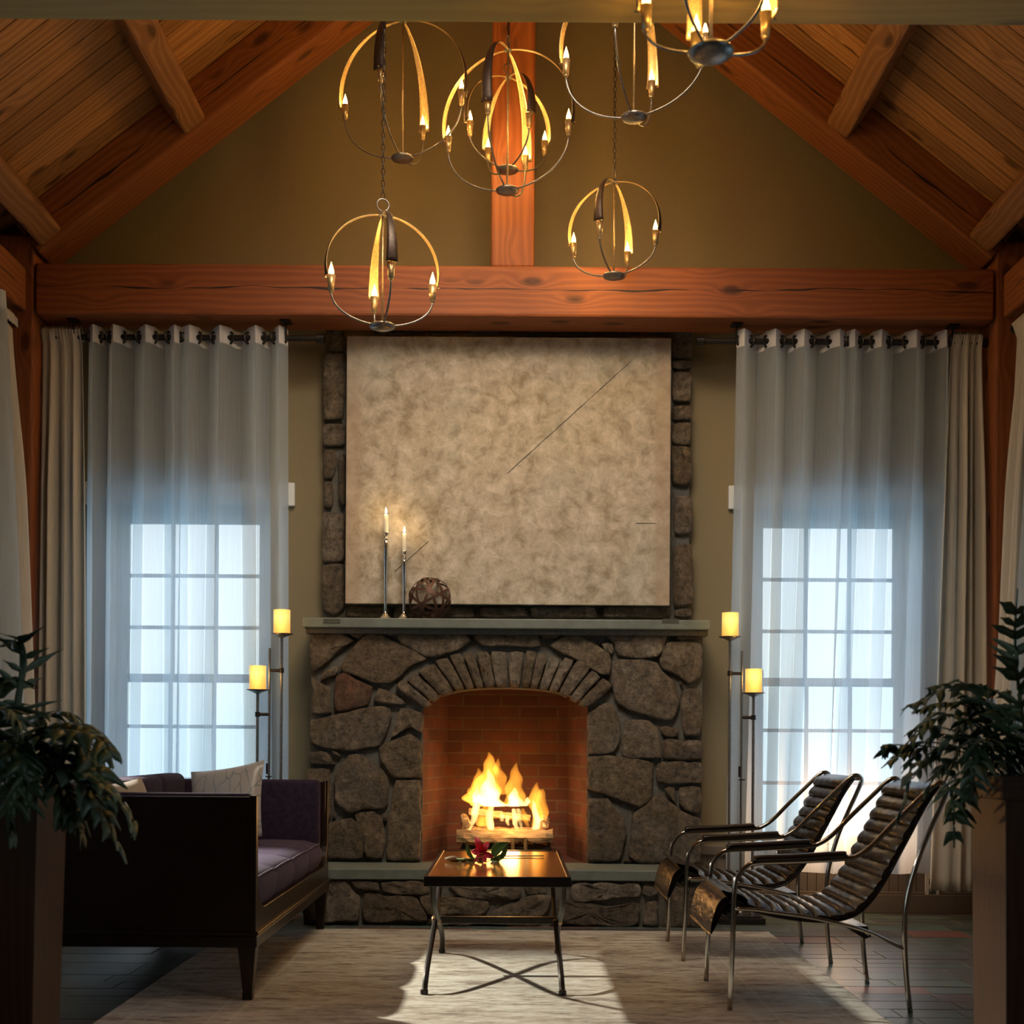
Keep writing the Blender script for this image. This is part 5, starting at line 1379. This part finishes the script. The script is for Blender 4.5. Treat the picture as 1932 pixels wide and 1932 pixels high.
def fern(name, base, fronds, label, mats):
    root = empty(name, base); tag(root, label, 'plant', 'ferns in the planters')
    for i, (path, lw_, nl, kw) in enumerate(fronds):
        mb = MB(); frond(mb, path, lw_, nl, seed=i*7+len(label), **kw)
        mb.v = [tuple(Vector(v)-Vector(base)) for v in mb.v]
        mb.build('frond', mats[i % len(mats)], root, smooth=True, solid=0.0012)
        stem = catmull([Vector(base)+Vector((0,0,-0.03)), (Vector(base)+Vector(path[0]))/2+Vector((0,0,0.02)), path[0]], 4)
    return root
# left fern: root in the left planter
bL = Vector((pl1.x-0.18, 4.135, plz-0.03))
def FL_(pts):
    return [P(a, b, d) for a, b, d in pts]
fr = []
def add(lst, pts, lw_, nl, **kw): lst.append((FL_(pts), lw_, nl, kw))
add(fr, [(20,1500,4.13),(28,1400,4.10),(34,1320,4.08),(44,1250,4.06),(36,1205,4.03),(14,1222,4.0)], 0.105, 9, web=0.012, droop=0.10, curl=0.4, lw=0.75)
add(fr, [(-5,1500,4.10),(15,1440,4.0),(60,1400,3.95),(110,1380,3.93),(150,1380,3.9),(195,1400,3.88),(212,1450,3.86)], 0.12, 9, web=0.020, droop=0.7, curl=0.5)
add(fr, [(5,1500,4.14),(60,1440,4.08),(120,1405,4.03),(165,1420,4.0),(190,1480,3.96),(200,1530,3.94)], 0.11, 9, web=0.020, droop=0.8, curl=0.5)
add(fr, [(30,1500,4.12),(80,1455,4.02),(130,1450,3.95),(175,1500,3.92),(205,1560,3.9),(240,1630,3.9)], 0.085, 8, web=0.022, droop=0.9, curl=0.4)
add(fr, [(30,1490,4.1),(90,1440,4.0),(150,1455,3.94),(205,1490,3.9),(240,1530,3.9),(255,1585,3.9)], 0.07, 7, web=0.018, droop=0.9, curl=0.4)
add(fr, [(30,1500,4.1),(80,1470,3.98),(120,1490,3.94),(140,1540,3.92),(160,1590,3.92)], 0.09, 8, web=0.020, droop=1.0, curl=0.4)
add(fr, [(25,1500,4.1),(70,1450,3.98),(105,1470,3.95),(118,1520,3.94),(122,1570,3.94)], 0.07, 7, web=0.018, droop=1.0)
add(fr, [(0,1500,4.06),(10,1430,3.94),(38,1420,3.88),(50,1470,3.86),(50,1550,3.86)], 0.10, 8, web=0.024, droop=0.8)
add(fr, [(-10,1500,4.04),(-20,1430,3.92),(10,1400,3.86),(20,1470,3.84),(22,1545,3.84)], 0.10, 8, web=0.022, droop=0.8)
add(fr, [(-20,1500,4.06),(-40,1420,3.94),(-10,1350,3.88),(20,1340,3.86),(50,1380,3.86)], 0.13, 8, web=0.022, droop=0.6)
add(fr, [(0,1500,4.15),(10,1430,4.2),(40,1370,4.24),(85,1350,4.26),(130,1345,4.28),(150,1370,4.28)], 0.11, 8, web=0.02, droop=0.6)
add(fr, [(-10,1500,4.12),(-30,1420,4.1),(-20,1340,4.08),(0,1290,4.06),(30,1280,4.04)], 0.12, 8, web=0.018, droop=0.4)
add(fr, [(-60,1480,4.1),(-70,1420,3.98),(-30,1400,3.9),(0,1480,3.88),(20,1560,3.9),(30,1600,3.9)], 0.06, 7, web=0.012, droop=1.0)
add(fr, [(10,1490,4.2),(60,1420,4.26),(120,1390,4.3),(170,1400,4.32),(205,1440,4.33)], 0.12, 8, web=0.022, droop=0.6)
add(fr, [(10,1490,4.1),(50,1410,4.05),(95,1370,4.0),(140,1365,3.97),(185,1385,3.95),(205,1420,3.95)], 0.10, 9, web=0.020, droop=0.7)
add(fr, [(40,1490,4.12),(85,1430,4.05),(125,1425,4.0),(165,1455,3.97),(180,1510,3.97),(175,1560,3.97)], 0.09, 8, web=0.022, droop=0.9)
for f_ in fr[1:]: f_[3]['lw'] = 1.7; f_[3]['web'] = f_[3].get('web', 0.02)*1.35
fern('potted_fern', bL, fr, 'dark lobed fern spilling over the left planter', [M['fern2'], M['fern'], M['fern']])
# right fern
bR = Vector((pr1.x+0.18, 4.15, P(1897,1470,4.0).z-0.04))
fr = []
add(fr, [(1960,1470,4.15),(1940,1400,4.12),(1926,1330,4.1),(1920,1260,4.09),(1916,1190,4.08),(1920,1110,4.08)], 0.115, 11, web=0.008, droop=0.08, curl=0.1, lw=1.1)
rfx = random.Random(77)
targets = [((1700,1340),(1800,1300)),((1662,1450),(1740,1400)),((1705,1390),(1780,1345)),((1745,1300),(1820,1290)),((1690,1420),(1760,1370)),((1660,1425),(1690,1405)),
 ((1720,1470),(1780,1410)),((1740,1500),(1790,1440)),((1800,1600),(1800,1480)),((1830,1520),(1840,1440)),((1850,1290),(1870,1330)),((1765,1330),(1830,1330)),
 ((1690,1565),(1730,1440)),((1755,1440),(1800,1390)),((1780,1480),(1820,1400)),((1860,1560),(1860,1440)),((1890,1330),(1900,1380)),((1810,1310),(1850,1330)),
 ((1880,1500),(1870,1400)),((1815,1555),(1825,1450)),((1925,1450),(1915,1360)),((1900,1300),(1915,1370)),((1735,1370),(1800,1350)),((1700,1460),(1770,1385)),((1770,1420),(1830,1360)),
 ((1835,1470),(1850,1395)),((1720,1345),(1790,1330)),((1905,1480),(1900,1400))]
for i, (tip, mid) in enumerate(targets):
    d = 4.14+rfx.uniform(-0.20, 0.16); sx = 1935+rfx.uniform(-25, 25)
    m1 = ((sx+mid[0])/2, (1470+mid[1])/2-18)
    add(fr, [(sx,1480,4.14),(m1[0],m1[1],(4.14+d)/2),(mid[0],mid[1],d),((mid[0]+tip[0])/2, (mid[1]+tip[1])/2-4, d),(tip[0],tip[1],d+rfx.uniform(-.03,.03))], rfx.uniform(0.055, 0.095), rfx.choice([6,7,8]), web=rfx.uniform(0.007, 0.012), droop=rfx.uniform(0.4, 0.9), curl=0.5, lw=1.05)
fern('potted_fern', bR, fr, 'dense dark green fern with one tall upright frond, in the right planter', [M['fern'], M['fern2'], M['fern']])

# ------------------------------------------------------------ chandeliers
proto = {}
def chandelier_parts(kind):
    if kind in proto: return proto[kind]
    H, Rc, zc, nb = {'small': (0.505, 0.232, 0.135, 4), 'large': (0.725, 0.325, 0.245, 4), 'near': (0.50, 0.190, 0.085, 5)}[kind]
    Rs = Rc+0.030; cup = 0.075; parts = []
    dr = 0.060 if kind != 'near' else 0.068
    m = MB(); m.lathe([(0.004,-0.018),(dr*0.55,-0.015),(dr*0.92,-0.006),(dr,0.003),(dr*0.92,0.009),(dr*0.5,0.016),(0.010,0.020),(0.008,0.024)], n=32); parts.append(('bottom_disc', m, M['bronze'], True, 0, None))
    m = MB(); m.lathe([(0.0055,0.015),(0.0045,H*0.5),(0.0055,H)], n=10); parts.append(('center_rod', m, M['gold'], True, 0, None))
    m = MB(); m.lathe([(0.008,H-0.006),(0.020,H-0.004),(0.020,H+0.003),(0.010,H+0.008),(0.007,H+0.020)], n=18); parts.append(('top_hub', m, M['bronze'], True, 0, None))
    m = MB(); pts = [(0.028*math.cos(2*PI*q/22), 0, H+0.046+0.028*math.sin(2*PI*q/22)) for q in range(22)]; m.tube(pts, 0.0035, 6, closed=True); parts.append(('hanging_ring', m, M['bronze'], True, 0, None))
    zend = zc+cup*0.92; zmid = zend-0.0 ; 
    for k in range(nb):
        a = 2*PI*k/nb; ca, sa = math.cos(a), math.sin(a)
        def pol(r_, z, tng=0.0): return (r_*ca-tng*sa, r_*sa+tng*ca, z)
        rows = []; n = 26; ztop = H; zq = zmid+0.05
        for i in range(n+1):
            t_ = i/n; an = t_*PI*0.56
            r_ = Rs*math.sin(min(an, PI*0.5+0.0)) if an < PI/2 else Rs*math.sin(an)
            z = zq+(ztop-zq)*math.cos(an)
            w_ = (0.005+0.022*t_**1.1)*(1.0 if kind != 'large' else 1.12)
            rows.append([pol(r_-0.006*abs(f)*abs(f)*t_ if True else r_, z, f*w_) for f in (-1,-0.5,0,0.5,1)])
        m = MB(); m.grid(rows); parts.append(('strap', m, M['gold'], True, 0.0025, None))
        # lower rod
        pts = [pol(Rc*math.cos(b_*PI/2), zc-(zc-0.004)*math.sin(b_*PI/2)) for b_ in [i/14 for i in range(15)] if Rc*math.cos(b_*PI/2) > dr*0.7]
        pts.append(pol(dr*0.75, 0.004))
        m = MB(); m.tube(pts, 0.0048, 7); parts.append(('arm_rod', m, M['bronze'], True, 0, None))
        m = MB(); m.lathe([(0.006,zc-0.006),(0.011,zc),(0.008,zc+0.004),(0.0135,zc+0.006),(0.0145,zc+0.03),(0.0195,zc+cup),(0.0175,zc+cup),(0.0125,zc+cup-0.02),(0.004,zc+cup-0.022)], c=(Rc*ca, Rc*sa, 0), n=18); 
        m.tube([pol(Rc+0.010, zc+0.062), pol(Rs+0.006, zc+0.062)], 0.003, 6); parts.append(('candle_cup', m, M['gold'], True, 0, None))
        zb = zc+cup-0.006
        m = MB(); m.lathe([(0.008,zb),(0.0130,zb+0.016),(0.0125,zb+0.026),(0.0075,zb+0.044),(0.0035,zb+0.056),(0.0010,zb+0.066)], c=(Rc*ca, Rc*sa, 0), n=14); parts.append(('bulb', m, M['bulb'], True, 0, (Rc*ca, Rc*sa, zb+0.025)))
        m = MB()
    proto[kind] = [parts, H, nb, Rc, None]
    return proto[kind]
def chandelier(kind, px, py, Y, rot, label, cat='chandelier'):
    pr = chandelier_parts(kind); parts, H, nb, Rc, done = pr
    c = P(px, py, Y); root = empty('chandelier', c, R(rot)); tag(root, label, cat, 'globe chandeliers with bare candle bulbs')
    objs = []
    for i, (nm, m, mat, sm, sol, lp) in enumerate(parts):
        par = objs[-1] if nm == 'bulb' else root
        if done is None:
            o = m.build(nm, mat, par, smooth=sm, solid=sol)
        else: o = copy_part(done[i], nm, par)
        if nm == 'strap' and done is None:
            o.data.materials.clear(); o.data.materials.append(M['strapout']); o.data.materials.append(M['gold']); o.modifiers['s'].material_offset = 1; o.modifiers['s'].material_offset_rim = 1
        objs.append(o)
        if nm == 'bulb':
            l = light('bulb_light', 'POINT', Vector(lp), 27, (1.0,0.55,0.14), shadow_soft_size=0.015); l.parent = root
    if done is None: pr[4] = objs
    # chain up to the ceiling
    zt_ = (ZR-SL*abs(c.x))-c.z-0.02; m = MB(); z = H+0.072; i = 0
    while z < zt_-0.02:
        pts = []
        for q in range(12):
            a = 2*PI*q/12; u_, v_ = 0.0075*math.cos(a), 0.017*math.sin(a)
            pts.append((u_ if i % 2 == 0 else 0, 0 if i % 2 == 0 else u_, z+0.017+v_))
        m.tube(pts, 0.0021, 5, closed=True); z += 0.0275; i += 1
    m.build('chain', M['iron'], root)
    m = MB(); m.lathe([(0.055,zt_-0.03),(0.06,zt_-0.012),(0.06,zt_+0.06)], n=20); m.build('ceiling_canopy', M['bronze'], root)
    return root
chandelier('small', 721, 616, 5.90, 15, 'small globe chandelier hanging lowest, in front of the tie beam left of centre')
chandelier('small', 1158, 521, 7.00, 67, 'small globe chandelier hanging low to the right of the king post')
chandelier('large', 957, 360, 6.70, 73, 'large globe chandelier in the centre, overlapping a smaller one before the king post')
chandelier('small', 958, 321, 7.08, 29, 'small globe chandelier seen inside the large one before the king post')
chandelier('large', 759, 299, 6.85, 75, 'large globe chandelier at upper left behind a hanging chain')
chandelier('large', 1196, 222, 5.90, 70, 'large globe chandelier at upper right, cut off by the pale beam')
chandelier('near', 1341, 100, 3.80, 95, 'closest chandelier with wide oval disc, cut off by the top edge of the picture')
